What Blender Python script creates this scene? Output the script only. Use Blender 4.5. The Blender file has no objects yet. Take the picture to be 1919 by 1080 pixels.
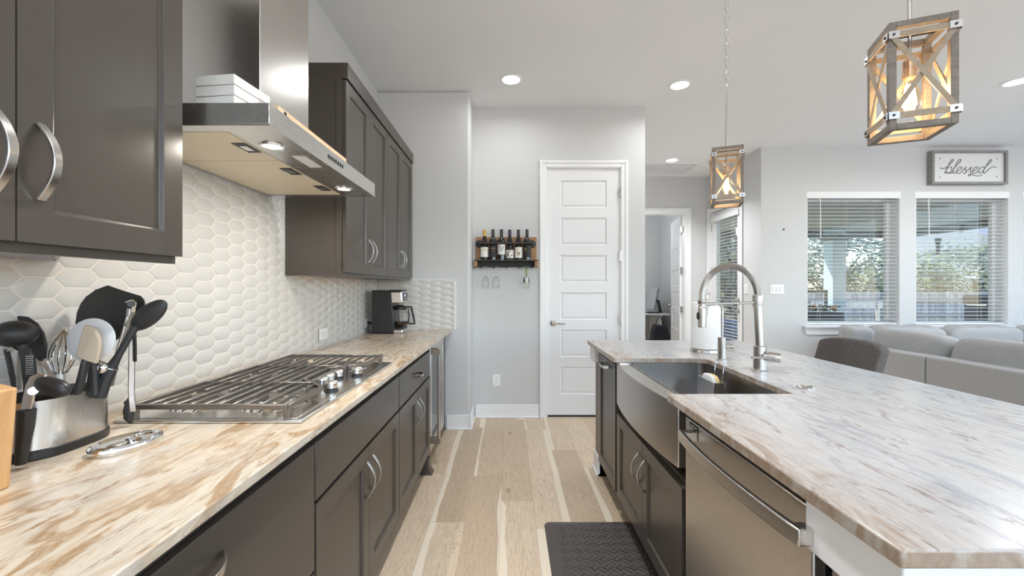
import bpy, bmesh, math, random
from mathutils import Vector, Matrix, noise as mnoise
R = math.radians
rnd = random.Random(7)
sc = bpy.context.scene
COL = sc.collection

# ------------------------------------------------------------------ camera, world, sun, exposure
H_EYE = 1.2755
cam_d = bpy.data.cameras.new('camera'); cam = bpy.data.objects.new('camera', cam_d); COL.objects.link(cam)
cam.location = (0, 0, H_EYE); cam.rotation_euler = (R(90), 0, 0)
cam_d.sensor_width = 36; cam_d.lens = 36 * 790 / 1919; cam_d.shift_x = 6 / 1919; cam_d.shift_y = -0.7 / 1919
cam_d.clip_start = 0.02; cam_d.clip_end = 300
sc.camera = cam
sc.view_settings.view_transform = 'Standard'; sc.view_settings.look = 'None'
sc.view_settings.exposure = 0.64; sc.view_settings.gamma = 1.0; sc.view_settings.use_curve_mapping = False
w = bpy.data.worlds.new('sky'); sc.world = w; w.use_nodes = True
nt = w.node_tree; nt.nodes.clear()
sky = nt.nodes.new('ShaderNodeTexSky'); sky.sky_type = 'NISHITA'; sky.sun_disc = False
sky.sun_elevation = R(48); sky.sun_rotation = R(150); sky.air_density = 1.0; sky.dust_density = 0.3; sky.ozone_density = 2.5
bg = nt.nodes.new('ShaderNodeBackground'); bg.inputs['Strength'].default_value = 0.33
out = nt.nodes.new('ShaderNodeOutputWorld')
nt.links.new(sky.outputs[0], bg.inputs[0]); nt.links.new(bg.outputs[0], out.inputs[0])
sun_d = bpy.data.lights.new('sun', 'SUN'); sun_d.energy = 3.2; sun_d.angle = R(0.6); sun_d.color = (1, 0.95, 0.87)
sun = bpy.data.objects.new('sun', sun_d); COL.objects.link(sun)
sun.rotation_euler = Vector((0.58, -0.42, -0.70)).to_track_quat('-Z', 'Y').to_euler()
CAN_W, BULB_E = 7.5, 22.0

FILL_E = 19.0  # glow of the added fill globes
def at(px, py, Y):
    'the point at depth Y that the measuring grid of the survey puts at px, py'
    return Vector(((px - 953.5) / 790 * Y, Y, H_EYE - (py - 539.3) / 790 * Y))

# ------------------------------------------------------------------ materials
def newmat(name):
    m = bpy.data.materials.new(name); m.use_nodes = True
    return m, m.node_tree.nodes, m.node_tree.links, m.node_tree.nodes['Principled BSDF']

def mat(name, col, rough=0.5, metal=0.0, bump=0.0, bscale=80.0, var=0.0, vscale=8.0, stretch=None, spec=None, coat=0, dist=0.002, emit=None):
    m, N, L, b = newmat(name)
    b.inputs['Base Color'].default_value = (*col, 1); b.inputs['Roughness'].default_value = rough; b.inputs['Metallic'].default_value = metal
    if spec is not None: b.inputs['Specular IOR Level'].default_value = spec
    if coat: b.inputs['Coat Weight'].default_value = coat; b.inputs['Coat Roughness'].default_value = 0.08
    if emit: b.inputs['Emission Color'].default_value = (*emit[0], 1); b.inputs['Emission Strength'].default_value = emit[1]
    if bump or var:
        g = N.new('ShaderNodeNewGeometry'); mp = N.new('ShaderNodeMapping')
        L.new(g.outputs['Position'], mp.inputs['Vector'])
        if stretch: mp.inputs['Scale'].default_value = stretch
        if bump:
            n = N.new('ShaderNodeTexNoise'); n.inputs['Scale'].default_value = bscale; n.inputs['Detail'].default_value = 3
            L.new(mp.outputs[0], n.inputs['Vector'])
            bp = N.new('ShaderNodeBump'); bp.inputs['Strength'].default_value = bump; bp.inputs['Distance'].default_value = dist
            L.new(n.outputs['Fac'], bp.inputs['Height']); L.new(bp.outputs[0], b.inputs['Normal'])
        if var:
            n2 = N.new('ShaderNodeTexNoise'); n2.inputs['Scale'].default_value = vscale; n2.inputs['Detail'].default_value = 4
            L.new(mp.outputs[0], n2.inputs['Vector'])
            cr = N.new('ShaderNodeValToRGB')
            cr.color_ramp.elements[0].position = 0.3; cr.color_ramp.elements[1].position = 0.7
            cr.color_ramp.elements[0].color = (*[c * (1 - var) for c in col], 1); cr.color_ramp.elements[1].color = (*[min(1, c * (1 + var)) for c in col], 1)
            L.new(n2.outputs['Fac'], cr.inputs[0]); L.new(cr.outputs[0], b.inputs['Base Color'])
    return m

def brushed(name, col, rough, stretch, amt=0.25):
    m, N, L, b = newmat(name)
    b.inputs['Base Color'].default_value = (*col, 1); b.inputs['Metallic'].default_value = 1
    g = N.new('ShaderNodeNewGeometry'); mp = N.new('ShaderNodeMapping'); mp.inputs['Scale'].default_value = stretch
    L.new(g.outputs['Position'], mp.inputs['Vector'])
    n = N.new('ShaderNodeTexNoise'); n.inputs['Scale'].default_value = 30; n.inputs['Detail'].default_value = 4
    L.new(mp.outputs[0], n.inputs['Vector'])
    mr = N.new('ShaderNodeMapRange'); mr.inputs['To Min'].default_value = rough - amt * rough; mr.inputs['To Max'].default_value = rough + amt * rough
    L.new(n.outputs['Fac'], mr.inputs['Value']); L.new(mr.outputs[0], b.inputs['Roughness'])
    bp = N.new('ShaderNodeBump'); bp.inputs['Strength'].default_value = 0.012; bp.inputs['Distance'].default_value = 0.001
    L.new(n.outputs['Fac'], bp.inputs['Height']); L.new(bp.outputs[0], b.inputs['Normal'])
    return m

def glassy(name, tint=(1, 1, 1), gloss=0.08, rough=0.0, edge=0.35):
    m, N, L, b = newmat(name); N.remove(b)
    o = N['Material Output']; t = N.new('ShaderNodeBsdfTransparent'); t.inputs[0].default_value = (*tint, 1)
    gl = N.new('ShaderNodeBsdfGlossy'); gl.inputs['Roughness'].default_value = rough
    lw = N.new('ShaderNodeLayerWeight'); lw.inputs['Blend'].default_value = edge
    mr = N.new('ShaderNodeMapRange'); mr.inputs['To Min'].default_value = gloss; mr.inputs['To Max'].default_value = 0.85
    L.new(lw.outputs['Facing'], mr.inputs['Value'])
    pw = N.new('ShaderNodeMath'); pw.operation = 'POWER'; pw.inputs[1].default_value = 1.6; L.new(mr.outputs[0], pw.inputs[0])
    mx = N.new('ShaderNodeMixShader'); L.new(pw.outputs[0], mx.inputs[0]); L.new(t.outputs[0], mx.inputs[1]); L.new(gl.outputs[0], mx.inputs[2])
    L.new(mx.outputs[0], o.inputs[0])
    return m

def emis(name, col, s):
    m, N, L, b = newmat(name); N.remove(b)
    e = N.new('ShaderNodeEmission'); e.inputs[0].default_value = (*col, 1); e.inputs[1].default_value = s
    L.new(e.outputs[0], N['Material Output'].inputs[0]); return m

def mix(N, L, fac, a, b, blend='MIX'):
    x = N.new('ShaderNodeMix'); x.data_type = 'RGBA'; x.blend_type = blend
    for sk, v in ((x.inputs[0], fac), (x.inputs[6], a), (x.inputs[7], b)):
        if isinstance(v, (int, float)): sk.default_value = v
        elif isinstance(v, tuple): sk.default_value = (*v, 1)
        else: L.new(v, sk)
    return x.outputs[2]

def ramp(N, L, src, stops):
    c = N.new('ShaderNodeValToRGB'); e = c.color_ramp.elements
    while len(e) < len(stops): e.new(0.5)
    for i, (p, v) in enumerate(stops):
        e[i].position = p; e[i].color = (*v, 1) if isinstance(v, tuple) else (v, v, v, 1)
    L.new(src, c.inputs[0]); return c.outputs[0]

def math_(N, L, op, a, b=0.0):
    x = N.new('ShaderNodeMath'); x.operation = op
    for sk, v in ((x.inputs[0], a), (x.inputs[1], b)):
        if isinstance(v, (int, float)): sk.default_value = v
        else: L.new(v, sk)
    return x.outputs[0]

def tex(N, L, vec, scale, detail=6, rough=0.6, dist=0.0):
    n = N.new('ShaderNodeTexNoise'); n.inputs['Scale'].default_value = scale; n.inputs['Detail'].default_value = detail
    n.inputs['Roughness'].default_value = rough; n.inputs['Distortion'].default_value = dist
    L.new(vec, n.inputs['Vector']); return n.outputs['Fac']

def stone(name, rot, cols, island=False):
    m, N, L, b = newmat(name)
    g = N.new('ShaderNodeNewGeometry')
    def mp(s, r=rot, loc=(0, 0, 0)):
        x = N.new('ShaderNodeMapping'); x.inputs['Scale'].default_value = s; x.inputs['Rotation'].default_value = (0, 0, r); x.inputs['Location'].default_value = loc
        L.new(g.outputs['Position'], x.inputs['Vector']); return x.outputs[0]
    big = tex(N, L, mp((3.2, 0.8, 3.2)), 1.6, 5, 0.55, 1.4)
    mid = tex(N, L, mp((7.5, 2.3, 7.5), loc=(3, 1, 0)), 1.8, 9, 0.58, 1.3)
    fine = tex(N, L, mp((22, 4.5, 22), loc=(1, 5, 2)), 2.2, 8, 0.66, 1.2)
    vein = tex(N, L, mp((5, 0.8, 5), loc=(7, 2, 1)), 1.5, 8, 0.6, 1.8)
    cream, pale, tan, brown, grey = cols
    c = ramp(N, L, mid, [(0.30, tan), (0.41, cream), (0.47, pale), (0.525, pale), (0.56, cream), (0.62, tan), (0.72, cream)])
    c = mix(N, L, ramp(N, L, big, [(0.50, 0.0), (0.66, 0.6)]), c, mix(N, L, ramp(N, L, fine, [(0.38, 0.0), (0.58, 1.0)]), tan, cream))
    gz = ramp(N, L, tex(N, L, mp((2.6, 1.0, 2.6), loc=(4, 9, 3)), 1.3, 5, 0.6, 1.0), [(0.5, 0.0), (0.68, 0.6)])
    c = mix(N, L, gz, c, grey)
    if island:
        sx = N.new('ShaderNodeSeparateXYZ'); L.new(g.outputs['Position'], sx.inputs[0])
        wob = math_(N, L, 'ADD', sx.outputs[0], math_(N, L, 'MULTIPLY', math_(N, L, 'SUBTRACT', big, 0.5), 0.55))
        f = ramp(N, L, math_(N, L, 'SUBTRACT', wob, 0.35), [(0.22, 0.0), (0.46, 1.0)])
        w2 = ramp(N, L, mid, [(0.32, (0.60, 0.62, 0.66)), (0.45, (0.78, 0.78, 0.79)), (0.56, (0.84, 0.83, 0.82)), (0.70, (0.68, 0.69, 0.72))])
        c = mix(N, L, f, c, w2)  # whiter inward: the stone's own tone plus window sheen painted in
    ab = math_(N, L, 'ABSOLUTE', math_(N, L, 'SUBTRACT', vein, 0.5))
    vf = math_(N, L, 'MULTIPLY', ramp(N, L, ab, [(0.0, 0.85), (0.022, 0.0)]), ramp(N, L, fine, [(0.42, 0.0), (0.6, 1.0)]))
    c = mix(N, L, vf, c, brown)
    nz = N.new('ShaderNodeSeparateXYZ'); L.new(g.outputs['Normal'], nz.inputs[0])
    ef = math_(N, L, 'MULTIPLY', math_(N, L, 'LESS_THAN', math_(N, L, 'ABSOLUTE', nz.outputs[2]), 0.55), 0.85 if island else 0.45)
    mot = tex(N, L, mp((5, 5, 2), 0, (2, 2, 2)), 3.0, 6, 0.6, 0.8)
    c = mix(N, L, ef, c, ramp(N, L, mot, [(0.3, (0.56, 0.55, 0.54)), (0.42, (0.66, 0.57, 0.48)), (0.55, (0.42, 0.29, 0.19)), (0.7, (0.60, 0.47, 0.36))] if island else [(0.3, (0.60, 0.60, 0.61)), (0.5, (0.70, 0.62, 0.55)), (0.7, (0.55, 0.46, 0.40))]))
    fl = ramp(N, L, fine, [(0.3, 0.90), (0.6, 1.05)])
    c = mix(N, L, 1.0, c, fl, 'MULTIPLY')
    c = mix(N, L, 1.0, c, (0.66, 0.66, 0.665) if island else (0.80, 0.775, 0.74), 'MULTIPLY')
    L.new(c, b.inputs['Base Color'])
    b.inputs['Roughness'].default_value = 0.22
    bp = N.new('ShaderNodeBump'); bp.inputs['Strength'].default_value = 0.18 if island else 0.1; bp.inputs['Distance'].default_value = 0.002
    L.new(fine, bp.inputs['Height']); L.new(bp.outputs[0], b.inputs['Normal'])
    return m

def planks(name):
    m, N, L, b = newmat(name)
    g = N.new('ShaderNodeNewGeometry'); s = N.new('ShaderNodeSeparateXYZ'); L.new(g.outputs['Position'], s.inputs[0])
    W, LEN = 0.192, 1.55
    u = math_(N, L, 'DIVIDE', math_(N, L, 'ADD', s.outputs[0], 0.046 + 20 * W), W)
    row = math_(N, L, 'FLOOR', u); fu = math_(N, L, 'FRACT', u)
    wn = N.new('ShaderNodeTexWhiteNoise'); wn.noise_dimensions = '1D'; L.new(row, wn.inputs['W'])
    v = math_(N, L, 'ADD', math_(N, L, 'DIVIDE', math_(N, L, 'ADD', s.outputs[1], 30), LEN), math_(N, L, 'MULTIPLY', wn.outputs['Value'], 7))
    idv = math_(N, L, 'FLOOR', v); fv = math_(N, L, 'FRACT', v)
    cb = N.new('ShaderNodeCombineXYZ'); L.new(row, cb.inputs[0]); L.new(idv, cb.inputs[1])
    w3 = N.new('ShaderNodeTexWhiteNoise'); w3.noise_dimensions = '3D'; L.new(cb.outputs[0], w3.inputs['Vector'])
    sp = N.new('ShaderNodeSeparateColor'); L.new(w3.outputs['Color'], sp.inputs[0])
    # grain, offset for each plank
    off = N.new('ShaderNodeVectorMath'); off.operation = 'SCALE'; L.new(w3.outputs['Color'], off.inputs[0]); off.inputs['Scale'].default_value = 9
    ad = N.new('ShaderNodeVectorMath'); ad.operation = 'ADD'; L.new(g.outputs['Position'], ad.inputs[0]); L.new(off.outputs[0], ad.inputs[1])
    mp = N.new('ShaderNodeMapping'); mp.inputs['Scale'].default_value = (9, 0.9, 9); L.new(ad.outputs[0], mp.inputs[0])
    gr = tex(N, L, mp.outputs[0], 2.0, 7, 0.62, 1.6)
    rings = math_(N, L, 'FRACT', math_(N, L, 'MULTIPLY', gr, 9))
    mp2 = N.new('ShaderNodeMapping'); mp2.inputs['Scale'].default_value = (60, 2.5, 60); L.new(ad.outputs[0], mp2.inputs[0])
    fi = tex(N, L, mp2.outputs[0], 3.0, 5, 0.7)
    base = ramp(N, L, sp.outputs[0], [(0.0, (0.58, 0.445, 0.305)), (0.5, (0.70, 0.55, 0.39)), (1.0, (0.80, 0.65, 0.48))])
    c = mix(N, L, ramp(N, L, rings, [(0.0, 0.5), (0.28, 0.0), (0.78, 0.0), (1.0, 0.3)]), base, (0.36, 0.25, 0.16))
    c = mix(N, L, 1.0, c, ramp(N, L, fi, [(0.3, 0.84), (0.7, 1.08)]), 'MULTIPLY')
    # sapwood streak along one edge of some planks
    wv = N.new('ShaderNodeCombineXYZ'); L.new(math_(N, L, 'MULTIPLY', s.outputs[1], 0.9), wv.inputs[0]); L.new(math_(N, L, 'MULTIPLY', row, 3.7), wv.inputs[1]); L.new(math_(N, L, 'MULTIPLY', idv, 2.3), wv.inputs[2])
    wob = tex(N, L, wv.outputs[0], 1.2, 3, 0.5)
    edge = math_(N, L, 'SUBTRACT', math_(N, L, 'MULTIPLY', math_(N, L, 'SUBTRACT', wob, 0.5), 0.42), math_(N, L, 'SUBTRACT', 0.06, math_(N, L, 'MULTIPLY', sp.outputs[1], 0.36)))
    flip = math_(N, L, 'GREATER_THAN', sp.outputs[2], 0.5)
    fu2 = math_(N, L, 'ABSOLUTE', math_(N, L, 'SUBTRACT', flip, fu))
    sap = math_(N, L, 'LESS_THAN', fu2, edge)
    c = mix(N, L, math_(N, L, 'MULTIPLY', sap, 0.85), c, (0.88, 0.77, 0.62))
    # knots
    vo = N.new('ShaderNodeTexVoronoi'); vo.inputs['Scale'].default_value = 1.0
    mp3 = N.new('ShaderNodeMapping'); mp3.inputs['Scale'].default_value = (4.2, 1.7, 1); L.new(ad.outputs[0], mp3.inputs[0]); L.new(mp3.outputs[0], vo.inputs['Vector'])
    c = mix(N, L, ramp(N, L, vo.outputs['Distance'], [(0.015, 0.8), (0.085, 0.0)]), c, (0.26, 0.17, 0.10))
    ju = math_(N, L, 'LESS_THAN', math_(N, L, 'ABSOLUTE', math_(N, L, 'SUBTRACT', fu, 0.5)), 0.492)
    jv = math_(N, L, 'LESS_THAN', math_(N, L, 'ABSOLUTE', math_(N, L, 'SUBTRACT', fv, 0.5)), 0.4985)
    jj = math_(N, L, 'MULTIPLY', ju, jv)
    c = mix(N, L, math_(N, L, 'MULTIPLY', math_(N, L, 'SUBTRACT', 1.0, jj), 0.35), c, (0.25, 0.18, 0.12))
    L.new(c, b.inputs['Base Color']); b.inputs['Roughness'].default_value = 0.42
    bp = N.new('ShaderNodeBump'); bp.inputs['Strength'].default_value = 0.15; bp.inputs['Distance'].default_value = 0.001
    L.new(math_(N, L, 'ADD', fi, jj), bp.inputs['Height']); L.new(bp.outputs[0], b.inputs['Normal'])
    return m

def wood(name, c1, c2, stretch, rough=0.5, scale=3):
    m, N, L, b = newmat(name)
    g = N.new('ShaderNodeTexCoord'); mp = N.new('ShaderNodeMapping'); mp.inputs['Scale'].default_value = stretch; L.new(g.outputs['Object'], mp.inputs[0])
    n = tex(N, L, mp.outputs[0], scale, 6, 0.65, 1.0)
    L.new(ramp(N, L, n, [(0.3, c1), (0.68, c2)]), b.inputs['Base Color']); b.inputs['Roughness'].default_value = rough
    bp = N.new('ShaderNodeBump'); bp.inputs['Strength'].default_value = 0.2; bp.inputs['Distance'].default_value = 0.001
    L.new(n, bp.inputs['Height']); L.new(bp.outputs[0], b.inputs['Normal'])
    return m

def weave(name):
    m, N, L, b = newmat(name)
    b.inputs['Base Color'].default_value = (0.085, 0.070, 0.063, 1); b.inputs['Roughness'].default_value = 0.42
    g = N.new('ShaderNodeNewGeometry'); mp = N.new('ShaderNodeMapping'); mp.inputs['Rotation'].default_value = (0, 0, R(45)); mp.inputs['Scale'].default_value = (1 / 0.042,) * 3
    L.new(g.outputs['Position'], mp.inputs[0])
    s = N.new('ShaderNodeSeparateXYZ'); L.new(mp.outputs[0], s.inputs[0])
    ck = math_(N, L, 'MODULO', math_(N, L, 'ADD', math_(N, L, 'FLOOR', math_(N, L, 'ADD', s.outputs[0], 100)), math_(N, L, 'FLOOR', math_(N, L, 'ADD', s.outputs[1], 100))), 2)
    def strands(x): return math_(N, L, 'ABSOLUTE', math_(N, L, 'SINE', math_(N, L, 'MULTIPLY', x, math.pi * 2)))
    mx = N.new('ShaderNodeMix'); mx.data_type = 'FLOAT'; L.new(ck, mx.inputs[0]); L.new(strands(s.outputs[0]), mx.inputs[2]); L.new(strands(s.outputs[1]), mx.inputs[3])
    bp = N.new('ShaderNodeBump'); bp.inputs['Strength'].default_value = 0.9; bp.inputs['Distance'].default_value = 0.004
    L.new(mx.outputs[0], bp.inputs['Height']); L.new(bp.outputs[0], b.inputs['Normal'])
    return m

M = {}
M['wall'] = mat('wall_paint', (0.64, 0.64, 0.638), 0.75, bump=0.25, bscale=90, dist=0.003)
M['ceil'] = mat('ceiling_paint', (0.89, 0.892, 0.892), 0.85, bump=0.25, bscale=70, dist=0.003)
M['trim'] = mat('white_trim', (0.86, 0.86, 0.86), 0.35)
M['door'] = mat('white_door', (0.82, 0.82, 0.83), 0.38)
M['cab'] = mat('taupe_cabinet', (0.070, 0.0575, 0.047), 0.28, var=0.05, vscale=3)
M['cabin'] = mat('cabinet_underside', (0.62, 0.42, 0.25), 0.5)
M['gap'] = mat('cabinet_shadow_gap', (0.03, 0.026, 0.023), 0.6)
M['pony'] = mat('taupe_wall_paint', (0.26, 0.225, 0.19), 0.6)
M['steel'] = brushed('stainless_steel', (0.70, 0.68, 0.65), 0.24, (30, 1, 30))
M['steelv'] = brushed('stainless_vertical', (0.64, 0.61, 0.58), 0.25, (40, 40, 1))
M['steelh'] = brushed('stainless_horizontal', (0.60, 0.585, 0.56), 0.26, (25, 0.6, 40))
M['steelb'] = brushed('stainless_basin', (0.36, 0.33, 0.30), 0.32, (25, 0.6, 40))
M['steeld'] = brushed('stainless_door', (0.55, 0.52, 0.485), 0.30, (2, 2, 60))
M['nickel'] = mat('brushed_nickel', (0.56, 0.535, 0.505), 0.25, 1.0)
M['chrome'] = mat('chrome', (0.80, 0.80, 0.80), 0.06, 1.0)
M['iron'] = mat('grate_metal', (0.235, 0.215, 0.195), 0.34, 0.9)
M['black'] = mat('black_plastic', (0.016, 0.016, 0.017), 0.35)
M['nylon'] = mat('black_nylon', (0.022, 0.022, 0.023), 0.48)
M['dark'] = mat('dark_metal', (0.05, 0.048, 0.046), 0.45, 0.6)
M['filter'] = mat('hood_filter', (0.80, 0.70, 0.53), 0.5, 0.25, bump=0.5, bscale=500, dist=0.001)  # aluminium mesh; the cream holds the warm lamp light as colour
M['tile'] = mat('glazed_tile', (0.645, 0.63, 0.61), 0.10, bump=0.16, bscale=22, dist=0.010)
M['grout'] = mat('grout', (0.74, 0.695, 0.645), 0.8)
M['stone'] = stone('brown_fantasy_stone', R(14), ((0.72, 0.585, 0.435), (0.81, 0.73, 0.615), (0.48, 0.31, 0.165), (0.27, 0.16, 0.09), (0.64, 0.63, 0.61)))
M['stonei'] = stone('island_stone', R(-7), ((0.66, 0.53, 0.43), (0.75, 0.67, 0.60), (0.48, 0.33, 0.235), (0.26, 0.17, 0.12), (0.62, 0.61, 0.60)), True)
M['floor'] = planks('hickory_planks')
M['greywood'] = wood('weathered_wood', (0.125, 0.105, 0.09), (0.235, 0.195, 0.155), (3, 3, 12), 0.55, 6)
M['strap'] = wood('tan_strap', (0.28, 0.21, 0.145), (0.38, 0.295, 0.205), (4, 4, 10), 0.5, 5)
M['rackwood'] = wood('rack_wood', (0.25, 0.115, 0.045), (0.46, 0.235, 0.095), (2.5, 12, 12), 0.45, 4)
M['blockwood'] = wood('block_wood', (0.55, 0.30, 0.12), (0.70, 0.42, 0.20), (14, 14, 2), 0.4, 3)
M['pinewood'] = wood('pine', (0.70, 0.45, 0.26), (0.80, 0.56, 0.35), (14, 3, 14), 0.5, 3)
M['bulb'] = emis('warm_bulb', (1.0, 0.70, 0.38), BULB_E)
M['lens'] = emis('can_lens', (1.0, 0.95, 0.88), 5.0)
M['hoodlens'] = emis('hood_lens', (1.0, 0.86, 0.62), 9.0)
M['glass'] = glassy('window_glass', (0.985, 0.99, 0.985), 0.015, 0.0, 0.2)
M['clear'] = glassy('clear_glass', (0.985, 0.99, 0.99), 0.05, 0.0, 0.35)
M['bottle'] = mat('dark_bottle_glass', (0.010, 0.011, 0.010), 0.06, spec=0.7)
M['paper'] = mat('label_paper', (0.82, 0.80, 0.76), 0.6)
M['gold'] = mat('gold_ink', (0.62, 0.36, 0.08), 0.35, 0.4)
M['ink'] = mat('dark_ink', (0.02, 0.02, 0.02), 0.6)
M['towel'] = mat('paper_towel', (0.86, 0.86, 0.85), 0.85, bump=0.5, bscale=120, dist=0.004)
M['sofa'] = mat('grey_fabric', (0.40, 0.40, 0.40), 0.9, bump=0.6, bscale=420, dist=0.003, var=0.2, vscale=190)
M['stool'] = mat('charcoal_velvet', (0.125, 0.112, 0.105), 0.75, bump=0.2, bscale=300, var=0.35, vscale=14, stretch=(4, 4, 30))
M['blind'] = mat('blind_slat', (0.84, 0.84, 0.83), 0.45)
M['mat'] = weave('basketweave_rubber')
M['matedge'] = mat('rubber_edge', (0.085, 0.070, 0.063), 0.42)
M['signw'] = mat('sign_white', (0.80, 0.80, 0.80), 0.6)
M['signf'] = wood('sign_frame_grey', (0.20, 0.195, 0.185), (0.32, 0.31, 0.30), (3, 12, 12), 0.6, 4)
M['signink'] = mat('sign_grey_lettering', (0.20, 0.20, 0.21), 0.6)
# ------------------------------------------------------------------ mesh builder
ORG = {}
class MB:
    def __init__(s): s.v = []; s.f = []
    def add(s, vs, fs):
        o = len(s.v); s.v += [Vector(p) for p in vs]; s.f += [tuple(i + o for i in f) for f in fs]; return s
    def box(s, x0, x1, y0, y1, z0, z1):
        return s.add([(x, y, z) for z in (z0, z1) for y in (y0, y1) for x in (x0, x1)],
                     [(0, 2, 3, 1), (4, 5, 7, 6), (0, 1, 5, 4), (2, 6, 7, 3), (0, 4, 6, 2), (1, 3, 7, 5)])
    def bar(s, p0, p1, w, t, up=(0, 0, 1)):
        'rectangular bar from p0 to p1: w along the side, t along up'
        p0, p1, up = Vector(p0), Vector(p1), Vector(up); d = (p1 - p0).normalized()
        sd = d.cross(up)
        if sd.length < 1e-4: sd = d.cross(Vector((1, 0, 0)))
        sd.normalize(); u = sd.cross(d).normalized()
        vs = [p + sd * a * w / 2 + u * b * t / 2 for p in (p0, p1) for b in (-1, 1) for a in (-1, 1)]
        return s.add(vs, [(0, 2, 3, 1), (4, 5, 7, 6), (0, 1, 5, 4), (2, 6, 7, 3), (0, 4, 6, 2), (1, 3, 7, 5)])
    def tube(s, pts, r, n=10, caps=True, closed=False):
        pts = [Vector(p) for p in pts]; k = len(pts); rs = r if isinstance(r, (list, tuple)) else [r] * k
        tang = []
        for i in range(k):
            a = pts[(i - 1) % k] if closed or i else pts[i]; b = pts[(i + 1) % k] if closed or i < k - 1 else pts[i]
            tang.append((b - a).normalized())
        ref = Vector((0, 0, 1)) if abs(tang[0].z) < 0.9 else Vector((1, 0, 0))
        nrm = tang[0].cross(ref).normalized(); o = len(s.v)
        for i in range(k):
            nrm = (nrm - tang[i] * nrm.dot(tang[i])).normalized(); bn = tang[i].cross(nrm)
            for j in range(n):
                a = 2 * math.pi * j / n; s.v.append(pts[i] + (nrm * math.cos(a) + bn * math.sin(a)) * rs[i])
        for i in range(k if closed else k - 1):
            for j in range(n):
                i2 = (i + 1) % k
                s.f.append((o + i * n + j, o + i * n + (j + 1) % n, o + i2 * n + (j + 1) % n, o + i2 * n + j))
        if caps and not closed:
            s.f.append(tuple(o + j for j in range(n))[::-1]); s.f.append(tuple(o + (k - 1) * n + j for j in range(n)))
        return s
    def cyl(s, p0, p1, r0, r1=None, n=20): return s.tube([p0, p1], [r0, r0 if r1 is None else r1], n)
    def lathe(s, prof, c, ax=(0, 0, 1), n=24):
        'prof: (radius, height) pairs along ax from c'
        c, ax = Vector(c), Vector(ax).normalized(); ref = Vector((1, 0, 0)) if abs(ax.x) < 0.9 else Vector((0, 1, 0))
        u = (ref - ax * ref.dot(ax)).normalized(); v = ax.cross(u); o = len(s.v); k = len(prof)
        for r, h in prof:
            for j in range(n):
                a = 2 * math.pi * j / n; s.v.append(c + ax * h + (u * math.cos(a) + v * math.sin(a)) * max(r, 1e-5))
        for i in range(k - 1):
            for j in range(n): s.f.append((o + i * n + j, o + i * n + (j + 1) % n, o + (i + 1) * n + (j + 1) % n, o + (i + 1) * n + j))
        if prof[0][0] > 1e-4: s.f.append(tuple(o + j for j in range(n))[::-1])
        if prof[-1][0] > 1e-4: s.f.append(tuple(o + (k - 1) * n + j for j in range(n)))
        return s
    def ext(s, poly, O, U, V, N, c0, c1):
        'polygon in (U, V) pushed from c0 to c1 along N'
        O, U, V, N = map(Vector, (O, U, V, N)); k = len(poly)
        vs = [O + U * a + V * b + N * c for c in (c0, c1) for a, b in poly]
        return s.add(vs, [tuple(range(k))[::-1], tuple(range(k, 2 * k))] + [(i, (i + 1) % k, k + (i + 1) % k, k + i) for i in range(k)])
    def ell(s, c, ax, ay, az, n=20, m=12, e=1.0, wob=0.0, seed=0):
        'superellipsoid with axis vectors ax, ay, az; e < 1 is boxier'
        c, ax, ay, az = map(Vector, (c, ax, ay, az)); o = len(s.v)
        sp = lambda x, p: math.copysign(abs(x) ** p, x)
        for i in range(m + 1):
            ph = -math.pi / 2 + math.pi * i / m
            for j in range(n):
                th = 2 * math.pi * j / n
                a = sp(math.cos(ph), e) * sp(math.cos(th), e); b = sp(math.cos(ph), e) * sp(math.sin(th), e); d = sp(math.sin(ph), e)
                p = c + ax * a + ay * b + az * d
                if wob: p += (p - c).normalized() * wob * mnoise.noise(p * 7 + Vector((seed, seed * 2, 0)))
                s.v.append(p)
        for i in range(m):
            for j in range(n): s.f.append((o + i * n + j, o + i * n + (j + 1) % n, o + (i + 1) * n + (j + 1) % n, o + (i + 1) * n + j))
        return s
    def band(s, pts, side, w, t):
        'flat strip swept along pts: width w along side, thickness t'
        pts = [Vector(p) for p in pts]; side = Vector(side).normalized(); k = len(pts); o = len(s.v)
        for i, p in enumerate(pts):
            d = (pts[min(i + 1, k - 1)] - pts[max(i - 1, 0)]).normalized(); n = d.cross(side).normalized()
            for a, b in ((-1, -1), (1, -1), (1, 1), (-1, 1)): s.v.append(p + side * a * w / 2 + n * b * t / 2)
        for i in range(k - 1):
            for j in range(4): s.f.append((o + i * 4 + j, o + i * 4 + (j + 1) % 4, o + i * 4 + 4 + (j + 1) % 4, o + i * 4 + 4 + j))
        s.f += [(o, o + 1, o + 2, o + 3), (o + 4 * k - 4, o + 4 * k - 3, o + 4 * k - 2, o + 4 * k - 1)]
        return s
    def build(s, name, m, parent=None, bevel=0.0, seg=2, smooth=35, label=None, sub=0, fix=True):
        me = bpy.data.meshes.new(name)
        if parent is not None: org = ORG[parent.name]
        else:
            xs = [p.x for p in s.v]; ys = [p.y for p in s.v]
            org = Vector(((min(xs) + max(xs)) / 2, (min(ys) + max(ys)) / 2, min(p.z for p in s.v)))
        me.from_pydata([p - org for p in s.v], [], s.f)
        if fix:
            b = bmesh.new(); b.from_mesh(me); bmesh.ops.recalc_face_normals(b, faces=b.faces); b.to_mesh(me); b.free()
        me.materials.append(M[m] if isinstance(m, str) else m)
        o = bpy.data.objects.new(name, me); COL.objects.link(o)
        if parent is not None: o.parent = parent
        else: o.location = org
        ORG[o.name] = org
        if smooth:
            me.polygons.foreach_set('use_smooth', [True] * len(me.polygons)); me.set_sharp_from_angle(angle=R(smooth))
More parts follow.
